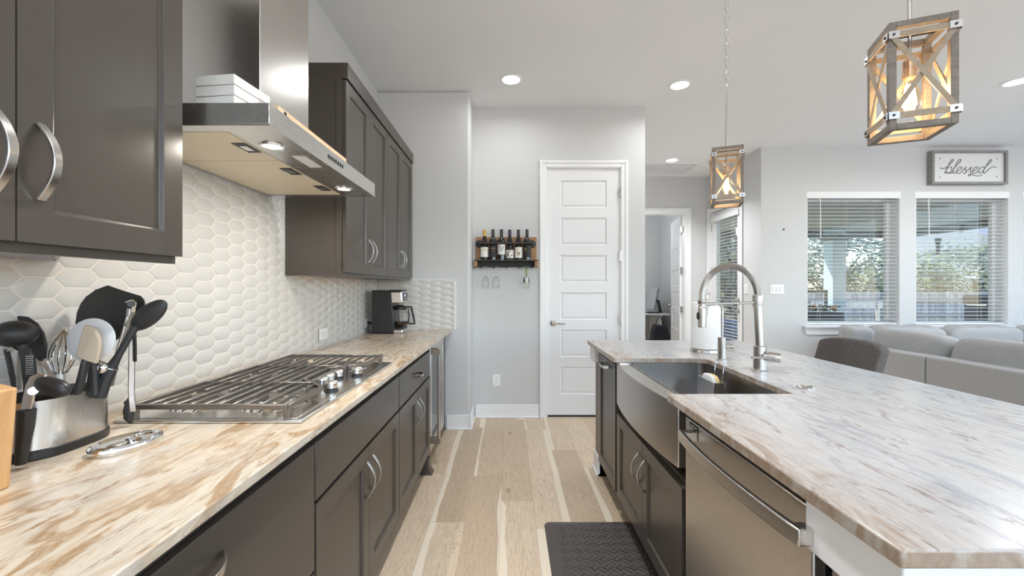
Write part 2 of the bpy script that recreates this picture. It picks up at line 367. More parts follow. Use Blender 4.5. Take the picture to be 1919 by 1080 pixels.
        if bevel:
            md = o.modifiers.new('bevel', 'BEVEL'); md.width = bevel; md.segments = seg; md.limit_method = 'ANGLE'; md.angle_limit = R(35); md.harden_normals = False
        if sub:
            md = o.modifiers.new('sub', 'SUBSURF'); md.levels = sub; md.render_levels = sub
        if label: o['label'] = label
        return o

def thing(name, label, cat, loc, group=None):
    o = bpy.data.objects.new(name, None); COL.objects.link(o); o.location = loc; o.empty_display_size = 0.05
    o['label'] = label; o['category'] = cat
    if group: o['group'] = group
    ORG[o.name] = Vector(loc); return o
def tag(o, label, cat, group=None, kind=None):
    o['label'] = label; o['category'] = cat
    if group: o['group'] = group
    if kind: o['kind'] = kind
    return o
def struct(o, label=None):
    o['kind'] = 'structure'
    if label: o['label'] = label
    return o
def sthing(name, label, loc):
    o = bpy.data.objects.new(name, None); COL.objects.link(o); o.location = loc; o['kind'] = 'structure'; o['label'] = label; ORG[o.name] = Vector(loc); return o
def dup(root, delta, label, rotz=None, group=None):
    r = root.copy(); COL.objects.link(r); r.location = root.location + Vector(delta); r['label'] = label
    if rotz is not None: r.rotation_euler = (0, 0, rotz)
    if group: r['group'] = group
    for ch in list(root.children):
        c = ch.copy(); COL.objects.link(c); c.parent = r
        for g in ch.children:
            d = g.copy(); COL.objects.link(d); d.parent = c
    return r
def walled(mb, axis, a0, a1, c0, c1, z0, z1, holes=()):
    'a wall slab along axis (x or y) with rectangular holes (h0, h1, zlow, zhigh)'
    cuts = sorted({a0, a1, *[h for q in holes for h in q[:2]]})
    for l, r in zip(cuts, cuts[1:]):
        zs = [(z0, z1)]
        for h0, h1, b, t in holes:
            if h0 <= l + 1e-6 and r <= h1 + 1e-6: zs = [(z0, b), (t, z1)]
        for b, t in zs:
            if t - b > 1e-4:
                mb.box(l, r, c0, c1, b, t) if axis == 'x' else mb.box(c0, c1, l, r, b, t)
    return mb
Z = Vector((0, 0, 1))

# ------------------------------------------------------------------ the setting
HC = 3.048
struct(MB().box(-1.32, 9.6, -4.2, 9.6, -0.12, 0).build('floor', 'floor', smooth=0))
mb = MB().box(-1.32, 9.6, -4.2, 5.52, HC, HC + 0.2); mb.box(-1.32, 3.5, 5.52, 9.6, HC, HC + 0.2)
struct(mb.build('ceiling', 'ceil', smooth=0))
struct(MB().box(-1.32, -1.186, -4.2, 3.80, 0, HC).build('wall_left', 'wall', smooth=0))
struct(MB().box(-1.32, -0.352, 3.80, 4.30, 0, HC).build('wall_end', 'wall', bevel=0.02, seg=4))
PD0, PD1, PDT = 0.372, 1.100, 2.455     # pantry door opening
struct(walled(MB(), 'x', -0.352, 1.339, 4.14, 4.27, 0, HC, [(PD0, PD1, 0, PDT)]).build('wall_pantry', 'wall', smooth=0))
struct(MB().box(1.22, 1.339, 4.27, 6.745, 0, HC).build('wall_hall_left', 'wall', smooth=0))
struct(walled(MB(), 'x', 1.22, 3.32, 6.745, 6.87, 0, HC, [(1.97, 2.83, 0, 2.46)]).build('wall_hall', 'wall', smooth=0))
GD0, GD1, GDT = 5.79, 6.67, 2.46
struct(walled(MB(), 'y', 5.52, 6.745, 3.18, 3.32, 0, HC, [(GD0, GD1, 0, GDT)]).build('wall_hall_right', 'wall', smooth=0))
WIN = [(3.764, 4.93), (5.135, 6.30), (6.49, 7.655)]; WZ0, WZ1 = 0.80, 2.43
struct(walled(MB(), 'x', 3.18, 9.6, 5.314, 5.52, 0, HC, [(a, b, WZ0, WZ1) for a, b in WIN]).build('wall_window', 'wall', smooth=0))
mb = MB().box(1.10, 1.22, 6.87, 9.5, 0, HC); mb.box(1.10, 3.45, 9.4, 9.5, 0, HC); mb.box(3.38, 3.45, 6.87, 9.4, 0, HC)
struct(mb.build('wall_office', mat('office_paint', (0.74, 0.74, 0.74), 0.8), smooth=0))
# baseboards
def base(name, x0, x1, y0, y1):
    mb = MB().box(x0, x1, y0, y1, 0, 0.012); t = 0.014
    mb = MB()
    if x1 - x0 > y1 - y0: mb.box(x0, x1, y1 - t, y1, 0.0, 0.13); mb.box(x0, x1, y0, y1, 0, 0.018)
    else: mb.box(x0, x0 + t, y0, y1, 0, 0.13); mb.box(x0, x1, y0, y1, 0, 0.018)
    struct(mb.build(name, 'trim', bevel=0.004))
base('baseboard_end', -0.56, -0.327, 3.774, 3.80)
base('baseboard_return', -0.352, -0.326, 3.775, 4.14)
base('baseboard_pantry', -0.326, PD0 - 0.075, 4.114, 4.14)
base('baseboard_pantry_right', PD1 + 0.075, 1.339, 4.114, 4.14)
base('baseboard_window', 3.18, 9.6, 5.288, 5.314)

def casing(mb, axis, a0, a1, zt, face, sgn, wd=0.07, th=0.02):
    def bx(l, r, b, t, e):
        c0, c1 = sorted((face, face + sgn * e))
        mb.box(l, r, c0, c1, b, t) if axis == 'x' else mb.box(c0, c1, l, r, b, t)
    for e, q in ((th * 0.6, wd), (th, 0.03)):
        bx(a0 - wd, a0 - wd + q, 0, zt + wd, e); bx(a1 + wd - q, a1 + wd, 0, zt + wd, e); bx(a0 - wd + q, a1 + wd - q, zt + wd - q, zt + wd, e)
    return mb

def panel_face(mb, O, U, V, N, wd, ht, th, rects, d=0.010, e=0.012, lip=0.0):
    'slab wd x ht with recessed rectangular panels (a0, a1, b0, b1) in its N face'
    O, U, V, N = map(Vector, (O, U, V, N)); P = lambda a, b, c: O + U * a + V * b + N * c
    xs = sorted({0, wd, *[q for r in rects for q in r[:2]]}); ys = sorted({0, ht, *[q for r in rects for q in r[2:]]})
    for l, r in zip(xs, xs[1:]):
        for b, t in zip(ys, ys[1:]):
            if any(q[0] <= l + 1e-6 and r <= q[1] + 1e-6 and q[2] <= b + 1e-6 and t <= q[3] + 1e-6 for q in rects): continue
            mb.add([P(l, b, th), P(r, b, th), P(r, t, th), P(l, t, th)], [(0, 1, 2, 3)])
    for a0, a1, b0, b1 in rects:
        o = [(a0, b0), (a1, b0), (a1, b1), (a0, b1)]; i = [(a0 + e, b0 + e), (a1 - e, b0 + e), (a1 - e, b1 - e), (a0 + e, b1 - e)]
        vs = [P(a, b, th) for a, b in o] + [P(a, b, th - d) for a, b in i]
        fs = [(k, (k + 1) % 4, 4 + (k + 1) % 4, 4 + k) for k in range(4)]
        if lip:
            j = [(a0 + e + lip * 2, b0 + e + lip * 2), (a1 - e - lip * 2, b0 + e + lip * 2), (a1 - e - lip * 2, b1 - e - lip * 2), (a0 + e + lip * 2, b1 - e - lip * 2)]
            vs += [P(a, b, th - d + lip) for a, b in j]; fs += [(4 + k, 4 + (k + 1) % 4, 8 + (k + 1) % 4, 8 + k) for k in range(4)] + [(8, 9, 10, 11)]
        else: fs.append((4, 5, 6, 7))
        mb.add(vs, fs)
    r = [(0, 0), (wd, 0), (wd, ht), (0, ht)]
    vs = [P(a, b, c) for c in (0, th) for a, b in r]
    mb.add(vs, [(3, 2, 1, 0)] + [(k, (k + 1) % 4, 4 + (k + 1) % 4, 4 + k) for k in range(4)])
    return mb

def weld(o, dist=1e-4):
    b = bmesh.new(); b.from_mesh(o.data); bmesh.ops.remove_doubles(b, verts=b.verts, dist=dist); bmesh.ops.recalc_face_normals(b, faces=b.faces); b.to_mesh(o.data); b.free()
    o.data.polygons.foreach_set('use_smooth', [False] * len(o.data.polygons)); return o

# pantry door
d = sthing('door_1', 'white six-panel pantry door with lever handle', (0.736, 4.15, 0))
rects = [(0.128, 0.586, 2.313 - 0.368 * k - 0.27, 2.313 - 0.368 * k) for k in range(6)]
weld(panel_face(MB(), (0.380, 4.190, 0.02), (1, 0, 0), (0, 0, 1), (0, -1, 0), 0.712, 2.426, 0.035, rects, 0.012, 0.014, 0.007).build('door_slab', 'door', d))
casing(MB(), 'x', PD0, PD1, PDT, 4.14, -1).build('casing', 'trim', d, bevel=0.004)
MB().box(PD0, PD0 + 0.008, 4.14, 4.26, 0, PDT).box(PD1 - 0.008, PD1, 4.14, 4.26, 0, PDT).box(PD0, PD1, 4.14, 4.26, PDT - 0.008, PDT).build('jamb', 'trim', d)
mb = MB().lathe([(0.030, 0), (0.031, 0.008), (0.026, 0.014), (0.012, 0.018), (0.011, 0.045)], (0.437, 4.155, 0.926), (0, -1, 0))
mb.tube([(0.437, 4.112, 0.926), (0.46, 4.108, 0.926), (0.52, 4.11, 0.924), (0.548, 4.112, 0.922)], [0.012, 0.009, 0.008, 0.007])
mb.build('lever_handle', 'nickel', d)
for zz in (2.21, 1.585, 0.96):
    MB().box(1.084, 1.1, 4.130, 4.145, zz - 0.045, zz + 0.045).cyl((1.097, 4.128, zz - 0.05), (1.097, 4.128, zz + 0.05), 0.007).build('hinge', 'nickel', d)
MB().box(PD0 + 0.008, PD1 - 0.008, 4.16, 4.25, 0, 0.012).build('threshold', 'black', d)
struct(MB().box(-0.3, 1.22, 4.9, 5.0, 0, HC).build('wall_pantry_inner', 'wall'))

# office door (open) and casing
d = sthing('door_2', 'white office door standing open in the hall', (2.83, 6.75, 0))
casing(MB(), 'x', 1.97, 2.83, 2.46, 6.745, -1, 0.085).build('casing', 'trim', d, bevel=0.004)
MB().box(2.818, 2.83, 6.745, 6.87, 0, 2.46).box(1.97, 1.982, 6.745, 6.87, 0, 2.46).box(1.982, 2.818, 6.745, 6.87, 2.448, 2.46).build('jamb', 'trim', d)
dv = Vector((0.17, 0.83, 0)).normalized(); nv = Vector((-dv.y, dv.x, 0))
weld(panel_face(MB(), Vector((2.823, 6.876, 0.02)), dv, (0, 0, 1), nv, 0.82, 2.42, 0.035, [(0.13, 0.69, 2.30 - 0.37 * k - 0.27, 2.30 - 0.37 * k) for k in range(6)], 0.012, 0.014, 0.006).build('door_slab', 'door', d))
hp = Vector((2.823, 6.876, 0.97)) + dv * 0.76 + nv * 0.035
MB().lathe([(0.03, 0), (0.03, 0.01), (0.012, 0.016), (0.011, 0.05)], hp, nv).tube([hp + nv * 0.05, hp + nv * 0.055 - dv * 0.10], 0.009).build('lever_handle', 'nickel', d)
for zz in (2.22, 1.56, 0.92): MB().box(2.795, 2.818, 6.80, 6.875, zz - 0.05, zz + 0.05).cyl((2.815, 6.872, zz - 0.05), (2.815, 6.872, zz + 0.05), 0.008).build('hinge', 'nickel', d)

# glass patio door in the hall's right wall
d = sthing('door_3', 'white glazed patio door with a blind', (3.2, 6.23, 0))
casing(MB(), 'y', GD0, GD1, GDT, 3.18, -1).build('casing', 'trim', d, bevel=0.004)
mb = MB().box(3.205, 3.25, 5.80, 5.915, 0.02, 2.44).box(3.205, 3.25, 6.545, 6.66, 0.02, 2.44).box(3.205, 3.25, 5.915, 6.545, 0.02, 0.26).box(3.205, 3.25, 5.915, 6.545, 2.32, 2.44)
mb.build('door_slab', 'door', d, bevel=0.004)
MB().box(3.18, 3.32, GD0, GD0 + 0.01, 0, GDT).box(3.18, 3.32, GD1 - 0.01, GD1, 0, GDT).box(3.18, 3.32, GD0 + 0.01, GD1 - 0.01, GDT - 0.01, GDT).build('jamb', 'trim', d)
MB().box(3.224, 3.230, 5.915, 6.545, 0.26, 2.32).build('pane', 'glass', d)
for zz, kk in ((1.10, 'deadbolt'), (0.94, 'door_knob')):
    MB().lathe([(0.03, 0), (0.03, 0.008), (0.014, 0.014), (0.014, 0.03), (0.028, 0.04), (0.028, 0.055), (0.018, 0.06)], (3.205, 5.862, zz), (-1, 0, 0)).build(kk, 'nickel', d)
for zz in (2.21, 1.55, 0.9): MB().box(3.195, 3.212, 6.652, 6.668, zz - 0.05, zz + 0.05).build('hinge', 'nickel', d)

# windows
def window(n, a, b):
    d = sthing('window_%d' % n, 'white vinyl window onto the patio', ((a + b) / 2, 5.45, WZ0))
    f = 0.045; y0, y1 = 5.455, 5.505
    mb = MB().box(a, a + f, y0, y1, WZ0, WZ1).box(b - f, b, y0, y1, WZ0, WZ1).box(a + f, b - f, y0, y1, WZ0, WZ0 + f).box(a + f, b - f, y0, y1, WZ1 - f, WZ1)
    mb.build('window_frame', 'trim', d, bevel=0.004)
    MB().box(a + f, b - f, 5.478, 5.484, WZ0 + f, WZ1 - f).build('pane', 'glass', d)
    MB().box(a, a + 0.004, 5.316, 5.455, WZ0, WZ1).box(b - 0.004, b, 5.316, 5.455, WZ0, WZ1).box(a, b, 5.316, 5.455, WZ1 - 0.004, WZ1).box(a, b, 5.316, 5.455, WZ0, WZ0 + 0.004).build('reveal', 'trim', d)
    MB().box(a - 0.06, b + 0.06, 5.262, 5.32, WZ0 - 0.028, WZ0).build('window_stool', 'trim', d, bevel=0.006)
    MB().ext([(a - 0.045, 0), (b + 0.045, 0), (b + 0.02, -0.09), (a - 0.02, -0.09)], (0, 5.314, WZ0 - 0.028), (1, 0, 0), (0, 0, 1), (0, -1, 0), 0, 0.018).build('apron', 'trim', d, bevel=0.003)
for i, (a, b) in enumerate(WIN): window(i + 1, a, b)

def blind(label, O, U, N, wd, zt, zb, pitch=0.047, val=0.012, group='white horizontal blinds', wand=True):
    'O: left top front corner; U along the width; N into the room'
    O, U, N = map(Vector, (O, U, N)); P = lambda a, b, z: O + U * a + N * b + Z * (z - O.z)
    r = thing('window_blind', label, 'blind', P(wd / 2, 0, zb), group)
    mb = MB().bar(P(-val, 0.012, zt + 0.035), P(wd + val, 0.012, zt + 0.035), 0.012, 0.085); mb.bar(P(-val + 0.005, -0.012, zt + 0.03), P(-val + 0.005, 0.012, zt + 0.03), 0.012, 0.075); mb.bar(P(wd + val - 0.005, -0.012, zt + 0.03), P(wd + val - 0.005, 0.012, zt + 0.03), 0.012, 0.075)
    mb.build('valance', 'blind', r, bevel=0.004)
    mb = MB(); z = zt - 0.03
    while z > zb + 0.05:
        mb.bar(P(0.008, -0.045, z), P(wd - 0.008, -0.045, z), 0.048, 0.0028, Z + N * 0.03); z -= pitch
    mb.build('slats', 'blind', r, smooth=0)
    MB().bar(P(0.008, -0.045, zb + 0.015), P(wd - 0.008, -0.045, zb + 0.015), 0.05, 0.022).build('bottom_rail', 'blind', r, bevel=0.003)
    for k in ((0.16, 0.45, 0.74) if wd > 1 else (0.25, 0.75)):
        mb = MB()
        for e in (-0.022, 0.022): mb.tube([P(wd * k, -0.045 + e, zt), P(wd * k, -0.045 + e, zb + 0.02)], 0.0011, 4)
        mb.build('ladder_cord', 'blind', r, smooth=0)
    if wand: MB().tube([P(0.17, 0.004, zt - 0.01), P(0.175, 0.006, zt - 0.5)], 0.005, 8).build('tilt_wand', 'blind', r)
    return r
names = ['white blind with tilt wand in the window above the grey stool', 'white blind in the window below the blessed sign', 'white blind in the window cut off by the picture edge']
for (a, b), nm in zip(WIN, names): blind(nm, (a, 5.33, 2.41), (1, 0, 0), (0, -1, 0), b - a, 2.41, WZ0 + 0.004)
blind('narrow white blind hung on the glazed patio door', (3.19, 6.62, 2.30), (0, -1, 0), (-1, 0, 0), 0.78, 2.30, 0.2, 0.047, 0.01, wand=False)

# recessed lights, vent
def can(x, y, label, z=HC, watts=None, spread=118):
    r = thing('recessed_light', label, 'ceiling light', (x, y, z - 0.01), 'recessed ceiling lights')
    MB().lathe([(0.074, 0.0), (0.078, -0.006), (0.096, -0.006), (0.098, 0.0)], (x, y, z), n=32).build('trim_ring', 'trim', r)
    MB().lathe([(0.0, -0.0015), (0.076, -0.002), (0.076, 0.0)], (x, y, z), n=32).build('lens', 'lens', r)
    l = bpy.data.lights.new('can_lamp', 'AREA'); l.shape = 'DISK'; l.size = 0.15; l.energy = CAN_W if watts is None else watts; l.color = (0.94, 0.97, 1.0); l.spread = R(spread)
    o = bpy.data.objects.new('can_lamp', l); COL.objects.link(o); o.parent = r; o.location = (0, 0, -0.006)
    return r
can(0.02, 3.588, 'recessed ceiling light in front of the wine rack wall', watts=2.6, spread=165)
can(1.496, 3.687, 'recessed ceiling light left of the far pendant chain', watts=3.5, spread=160)
can(2.266, 5.86, 'recessed ceiling light in the hall above the office door', watts=16)
can(4.37, 3.63, 'recessed ceiling light over the sofa', watts=11, spread=165)
can(0.02, 1.55, 'added fill light, out of view, over the aisle between cooktop and dishwasher', watts=11, spread=130)  # unseen lamp added to brighten floor, counters and cabinet fronts
can(0.02, -0.5, 'added fill light, out of view, over the aisle behind the viewpoint', watts=13, spread=140)  # added behind the view as fill for the aisle
can(2.9, 1.2, 'added fill light, out of view, past the seating side of the island', watts=4)  # unseen lamp, put in as extra fill
can(5.6, 3.6, 'added fill light, out of view, further along over the sofa', watts=14, spread=165)  # added out of view to brighten the blinds and window reveals
r = thing('ceiling_vent', 'white rectangular air vent grille in the hall ceiling', 'vent', (2.3, 6.2, HC))
MB().box(1.85, 2.72, 5.98, 6.00, HC - 0.012, HC).box(1.85, 2.72, 6.48, 6.50, HC - 0.012, HC).box(1.85, 1.87, 6.0, 6.48, HC - 0.012, HC).box(2.70, 2.72, 6.0, 6.48, HC - 0.012, HC).build('vent_frame', 'trim', r)
mb = MB()
for k in range(11): mb.box(1.87, 2.70, 6.01 + k * 0.043, 6.028 + k * 0.043, HC - 0.010, HC - 0.002)
for k in range(6): mb.box(1.90 + k * 0.15, 1.91 + k * 0.15, 6.0, 6.48, HC - 0.011, HC - 0.001)
mb.build('louvers', 'trim', r)
MB().box(1.87, 2.70, 6.0, 6.48, HC - 0.0015, HC).build('backing', mat('vent_backing', (0.55, 0.55, 0.55), 0.8), r)

# outlets and switches
def plate(name, label, cat, O, U, V, N, wd, ht, kind, n=1):
    O, U, V, N = map(Vector, (O, U, V, N)); r = thing(name, label, cat, O)
    MB().ext([(-wd / 2, -ht / 2), (wd / 2, -ht / 2), (wd / 2, ht / 2), (-wd / 2, ht / 2)], O, U, V, N, 0, 0.006).build('cover_plate', 'trim', r, bevel=0.003)
    if kind == 'outlet':
        for s in (-1, 1):
            c = O + (V * s * 0.021 if ht > wd else U * s * 0.021)
            q = MB().lathe([(0.0165, 0.006), (0.0165, 0.0075), (0.0, 0.0078)], c, N).build('socket', 'trim', r)
            mb = MB()
            A, B = (U, V) if ht > wd else (V, U)
            for e in (-0.006, 0.006): mb.bar(c + A * e - B * 0.0005 + N * 0.0078, c + A * e + B * 0.008 + N * 0.0078, 0.002, 0.001, N)
            mb.lathe([(0.003, 0.0076), (0.0, 0.0082)], c - B * 0.007, N, 10)
            mb.build('slots', 'ink', q)
    else:
        for k in range(n):
            c = O + U * (k - (n - 1) / 2) * 0.046
            MB().ext([(-0.016, -0.033), (0.016, -0.033), (0.016, 0.033), (-0.016, 0.033)], c, U, V, N, 0.006, 0.010).build('rocker', 'door', r, bevel=0.002)
X_, Y_ = Vector((1, 0, 0)), Vector((0, 1, 0))
plate('wall_outlet', 'white double outlet on the tiled wall behind the cooktop', 'outlet', (-1.176, 2.668, 0.982), Y_, Z, X_, 0.118, 0.075, 'outlet')
plate('wall_outlet', 'white outlet with the coffee maker plugged in', 'outlet', (-1.176, 3.50, 0.985), Y_, Z, X_, 0.118, 0.078, 'outlet')
plate('wall_outlet', 'white outlet low on the wall under the wine rack', 'outlet', (-0.123, 4.14, 0.365), X_, Z, -Y_, 0.075, 0.118, 'outlet')
plate('light_switch', 'single white switch plate beside the glazed patio door', 'switch', (3.18, 5.645, 1.255), Y_, Z, -X_, 0.085, 0.13, 'switch')
plate('light_switch', 'triple white switch plate on the wall left of the window', 'switch', (3.38, 5.314, 1.255), X_, Z, -Y_, 0.175, 0.122, 'switch', 3)
tag(MB().cyl((3.462, 5.314, 2.01), (3.462, 5.295, 2.012), 0.009, 0.006).build('wall_hook', 'ink'), 'tiny dark hook on the bare wall left of the window', 'hook')
# ------------------------------------------------------------------ left run: cabinets, hood, cooktop
XW, ZC = -1.186, 0.900          # left wall plane, counter top height
def arch(parent, c, ax, n, L=0.14, dep=0.032, wd=0.015, t=0.006, name='pull_handle', m='nickel'):
    c, ax, n = map(Vector, (c, ax, n)); pts = []
    for k in range(15):
        s = -1 + 2 * k / 14; pts.append(c + ax * (L / 2 * s) + n * (0.003 + dep * (1 - s * s)))
    return MB().band(pts, ax.cross(n), wd, t).build(name, m, parent, bevel=0.0015)
def shaker(parent, O, U, V, N, wd, ht, th=0.02, b=0.06, name='door', m='cab'):
    return weld(panel_face(MB(), O, U, V, N, wd, ht, th, [(b, wd - b, b, ht - b)], 0.009, 0.004).build(name, m, parent, bevel=0.0015))
def slab(parent, x0, x1, y0, y1, z0, z1, name='drawer', m='cab'): return MB().box(x0, x1, y0, y1, z0, z1).build(name, m, parent, bevel=0.0025)
UY, UZ, UX = Y_, Z, X_

# upper cabinets (box, two doors with pulls, light rail, crown)
def upper(label, y0, y1, hz=1.50, near_side=False):
    r = thing('upper_cabinet', label, 'cabinet', (XW + 0.16, (y0 + y1) / 2, 1.34), 'taupe shaker upper cabinets')
    MB().box(XW, -0.884, y0, y1, 1.365, 2.385).build('body', 'cab', r, bevel=0.001)
    MB().box(XW + 0.004, -0.90, y0 + 0.004, y1 - 0.004, 1.359, 1.366).build('underside', 'cabin', r)
    MB().box(-0.902, -0.882, y0, y1, 1.338, 1.372).build('light_rail', 'cab', r, bevel=0.001)
    ym = (y0 + y1) / 2
    for a, b, hy in ((y0 + 0.002, ym - 0.0015, ym - 0.035), (ym + 0.0015, y1 - 0.002, ym + 0.035)):
        dd = shaker(r, (-0.882, a, 1.357), UY, UZ, UX, b - a, 2.378 - 1.357)
        arch(dd, (-0.862, hy, hz), UZ, UX)
    MB().box(XW, -0.853, y0, y1, 2.384, 2.468).build('crown', 'cab', r, bevel=0.001)
    return r
upper('taupe upper cabinet left of the range hood', 0.36, 1.1155, 1.506)
u = upper('taupe upper cabinet right beside the range hood', 2.232, 2.998)
MB().box(XW, -0.884, 2.222, 2.232, 1.340, 2.385).build('side_panel', 'cab', u, bevel=0.001)
MB().box(-0.91, -0.884, 2.217, 2.2225, 1.340, 2.385).build('stile', 'cab', u)
upper('taupe upper cabinet in the corner above the coffee maker', 2.999, 3.765)

# base cabinets
FX = -0.55
def base_body(r, y0, y1, toe=True):
    MB().box(XW + 0.01, FX - 0.02, y0, y1, 0.105, 0.868).build('body', 'cab', r)
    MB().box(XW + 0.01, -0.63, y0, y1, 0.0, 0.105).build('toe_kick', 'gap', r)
    MB().box(FX - 0.0205, FX - 0.0185, y0 + 0.001, y1 - 0.001, 0.833, 0.868).build('top_shade_strip', 'gap', r)  # near-black strip painted in for the shade below the counter edge
r = thing('base_cabinet', 'taupe base cabinet of deep drawers nearest the utensil holder', 'cabinet', (-0.86, 0.74, 0), 'taupe base cabinets under the stone counter')
base_body(r, 0.284, 1.196)
for z0, z1, hz in ((0.475, 0.832, 0.765), (0.125, 0.467, 0.40)):
    q = slab(r, FX - 0.0185, FX, 0.287, 1.1935, z0, z1); arch(q, (FX, 0.735, hz), UY, UX, 0.15, 0.034, 0.016)
def base2(label, y0, y1, drawer_pull):
    r = thing('base_cabinet', label, 'cabinet', (-0.86, (y0 + y1) / 2, 0), 'taupe base cabinets under the stone counter')
    base_body(r, y0, y1); ym = (y0 + y1) / 2
    q = slab(r, FX - 0.0185, FX, y0 + 0.0035, y1 - 0.0035, 0.666, 0.832, 'drawer' if drawer_pull else 'false_front')
    if drawer_pull: arch(q, (FX, ym, 0.752), UY, UX, 0.12)
    for a, b, hy in ((y0 + 0.0035, ym - 0.002, ym - 0.035), (ym + 0.002, y1 - 0.0035, ym + 0.035)):
        dd = shaker(r, (FX - 0.0185, a, 0.130), UY, UZ, UX, b - a, 0.525); arch(dd, (FX, hy, 0.535), UZ, UX)
    return r
base2('taupe base cabinet with a plain false front below the cooktop', 1.199, 2.114, False)
r = base2('taupe base cabinet with a small top drawer beside the wine cooler', 2.117, 2.945, True)
MB().ext([(0, 0), (0.075, 0), (0.06, 0.02), (0.05, 0.06), (0.05, 0.105), (0, 0.105)], (FX - 0.045, 2.93, 0), UX, UZ, UY, -0.07, 0.012).build('bracket_foot', 'cab', r, bevel=0.002)
r = thing('wine_cooler', 'stainless framed glass door wine cooler under the counter end', 'wine cooler', (-0.86, 3.26, 0))
mb = MB().box(XW + 0.01, -0.60, 2.955, 2.975, 0.10, 0.865).box(XW + 0.01, -0.60, 3.55, 3.57, 0.10, 0.865).box(XW + 0.01, -0.60, 2.975, 3.55, 0.845, 0.865).box(XW + 0.01, -0.60, 2.975, 3.55, 0.10, 0.12).box(XW + 0.01, XW + 0.03, 2.975, 3.55, 0.12, 0.845)
mb.build('body', 'black', r)
for k in range(5):
    mb = MB()
    for j in range(9): mb.cyl((XW + 0.06, 3.0 + j * 0.065, 0.22 + k * 0.12), (-0.62, 3.0 + j * 0.065, 0.22 + k * 0.12), 0.003, n=6)
    mb.box(-0.625, -0.612, 2.98, 3.545, 0.212 + k * 0.12, 0.24 + k * 0.12).build('rack', 'steel', r)
fd = MB().box(-0.598, FX, 2.956, 3.02, 0.115, 0.862).box(-0.598, FX, 3.505, 3.569, 0.115, 0.862).box(-0.598, FX, 3.02, 3.505, 0.79, 0.862).box(-0.598, FX, 3.02, 3.505, 0.115, 0.18).build('door', 'steelv', r, bevel=0.002)
MB().box(-0.572, -0.566, 3.02, 3.505, 0.18, 0.79).build('pane', glassy('smoked_glass', (0.25, 0.23, 0.21), 0.22, 0.02), fd)
mb = MB().cyl((-0.494, 2.985, 0.170), (-0.494, 2.985, 0.850), 0.0125, n=16)
mb.build('handle_bar', 'steelv', fd)
for zz in (0.195, 0.825): MB().box(FX, -0.484, 2.970, 3.0, zz - 0.022, zz + 0.022).build('handle_bracket', brushed('bronze_steel', (0.36, 0.30, 0.24), 0.3, (20, 20, 20)), fd, bevel=0.002)
MB().box(XW + 0.01, -0.64, 2.96, 3.57, 0.0, 0.10).build('toe_grille', 'gap', r)
tag(MB().box(XW + 0.01, -0.573, 3.575, 3.798, 0.0, 0.868).build('end_panel', 'cab', bevel=0.002), 'narrow taupe filler panel between wine cooler and wall', 'panel')
MB_ = MB().box(XW, -0.515, -0.35, 3.798, 0.877, ZC)
tag(MB_.build('countertop', 'stone', bevel=0.003), 'long brown and cream veined stone countertop holding the cooktop', 'countertop')

# backsplash: stretched hexagon tiles
def clip(poly, a, b, c):
    out_ = []
    for i, p in enumerate(poly):
        q = poly[(i + 1) % len(poly)]; fp, fq = a * p[0] + b * p[1] - c, a * q[0] + b * q[1] - c
        if fp <= 0: out_.append(p)
        if (fp < 0 < fq) or (fq < 0 < fp):
            t = fp / (fp - fq); out_.append((p[0] + (q[0] - p[0]) * t, p[1] + (q[1] - p[1]) * t))
    return out_
def tiles(label, O, U, N, u0, u1, vtop, name='backsplash', du=0.0, dv=0.0):
    O, U, N = map(Vector, (O, U, N)); mb = MB(); g = 0.0015; PU, PV, fl, tp, hh = 0.0965, 0.0535, 0.034, 0.0625, 0.02675
    for i in range(int((u1 - u0) / PU) + 3):
        cu = u0 + i * PU + du; vt = vtop(cu)
        for j in range(-1, int(vt / PV) + 2):
            cv = j * PV + (i % 2) * PV / 2 + dv
            p = [(cu - tp + g * 1.3, cv), (cu - fl + g * 0.4, cv - hh + g), (cu + fl - g * 0.4, cv - hh + g), (cu + tp - g * 1.3, cv), (cu + fl - g * 0.4, cv + hh - g), (cu - fl + g * 0.4, cv + hh - g)]
            for a, b, c in ((1, 0, u1 - 0.001), (-1, 0, -u0 - 0.001), (0, 1, vt - 0.001), (0, -1, -0.002)):
                p = clip(p, a, b, c)
                if len(p) < 3: break
            if len(p) < 3: continue
            mu = sum(q[0] for q in p) / len(p); mv = sum(q[1] for q in p) / len(p); k = len(p)
            s1, s2 = 0.955, 0.90; tx, ty = rnd.uniform(-.012, .012), rnd.uniform(-.016, .016)
            vs = [O + U * a + Z * b + N * 0.003 for a, b in p]
            vs += [O + U * (mu + (a - mu) * s1) + Z * (mv + (b - mv) * s1) + N * (0.0062 + (a - mu) * tx + (b - mv) * ty) for a, b in p]
            vs += [O + U * (mu + (a - mu) * s2) + Z * (mv + (b - mv) * s2) + N * (0.0068 + (a - mu) * tx + (b - mv) * ty) for a, b in p]
            mb.add(vs, [(e, (e + 1) % k, k + (e + 1) % k, k + e) for e in range(k)] + [(k + e, k + (e + 1) % k, 2 * k + (e + 1) % k, 2 * k + e) for e in range(k)] + [tuple(2 * k + e for e in range(k))])
    o = mb.build(name, 'tile', smooth=60, fix=True); tag(o, label, 'backsplash')
    return o
vt = lambda y: 1.76 - ZC if 1.10 < y < 2.24 else 1.345 - ZC
b1 = tiles('white stretched hexagon tile backsplash on the long wall', (XW, 0, ZC), UY, UX, -0.1, 3.79, vt)
mb = MB().box(XW + 0.0006, XW + 0.0055, -0.1, 3.79, ZC, 1.345).box(XW + 0.0006, XW + 0.0055, 1.10, 2.24, 1.345, 1.76); mb.build('grout_bed', 'grout', b1, smooth=0)
b2 = tiles('short hexagon tile backsplash on the end wall behind the coffee maker', (0, 3.80, ZC), UX, -UY, XW + 0.009, -0.486, lambda u: 1.344 - ZC, du=0.03, dv=0.01)
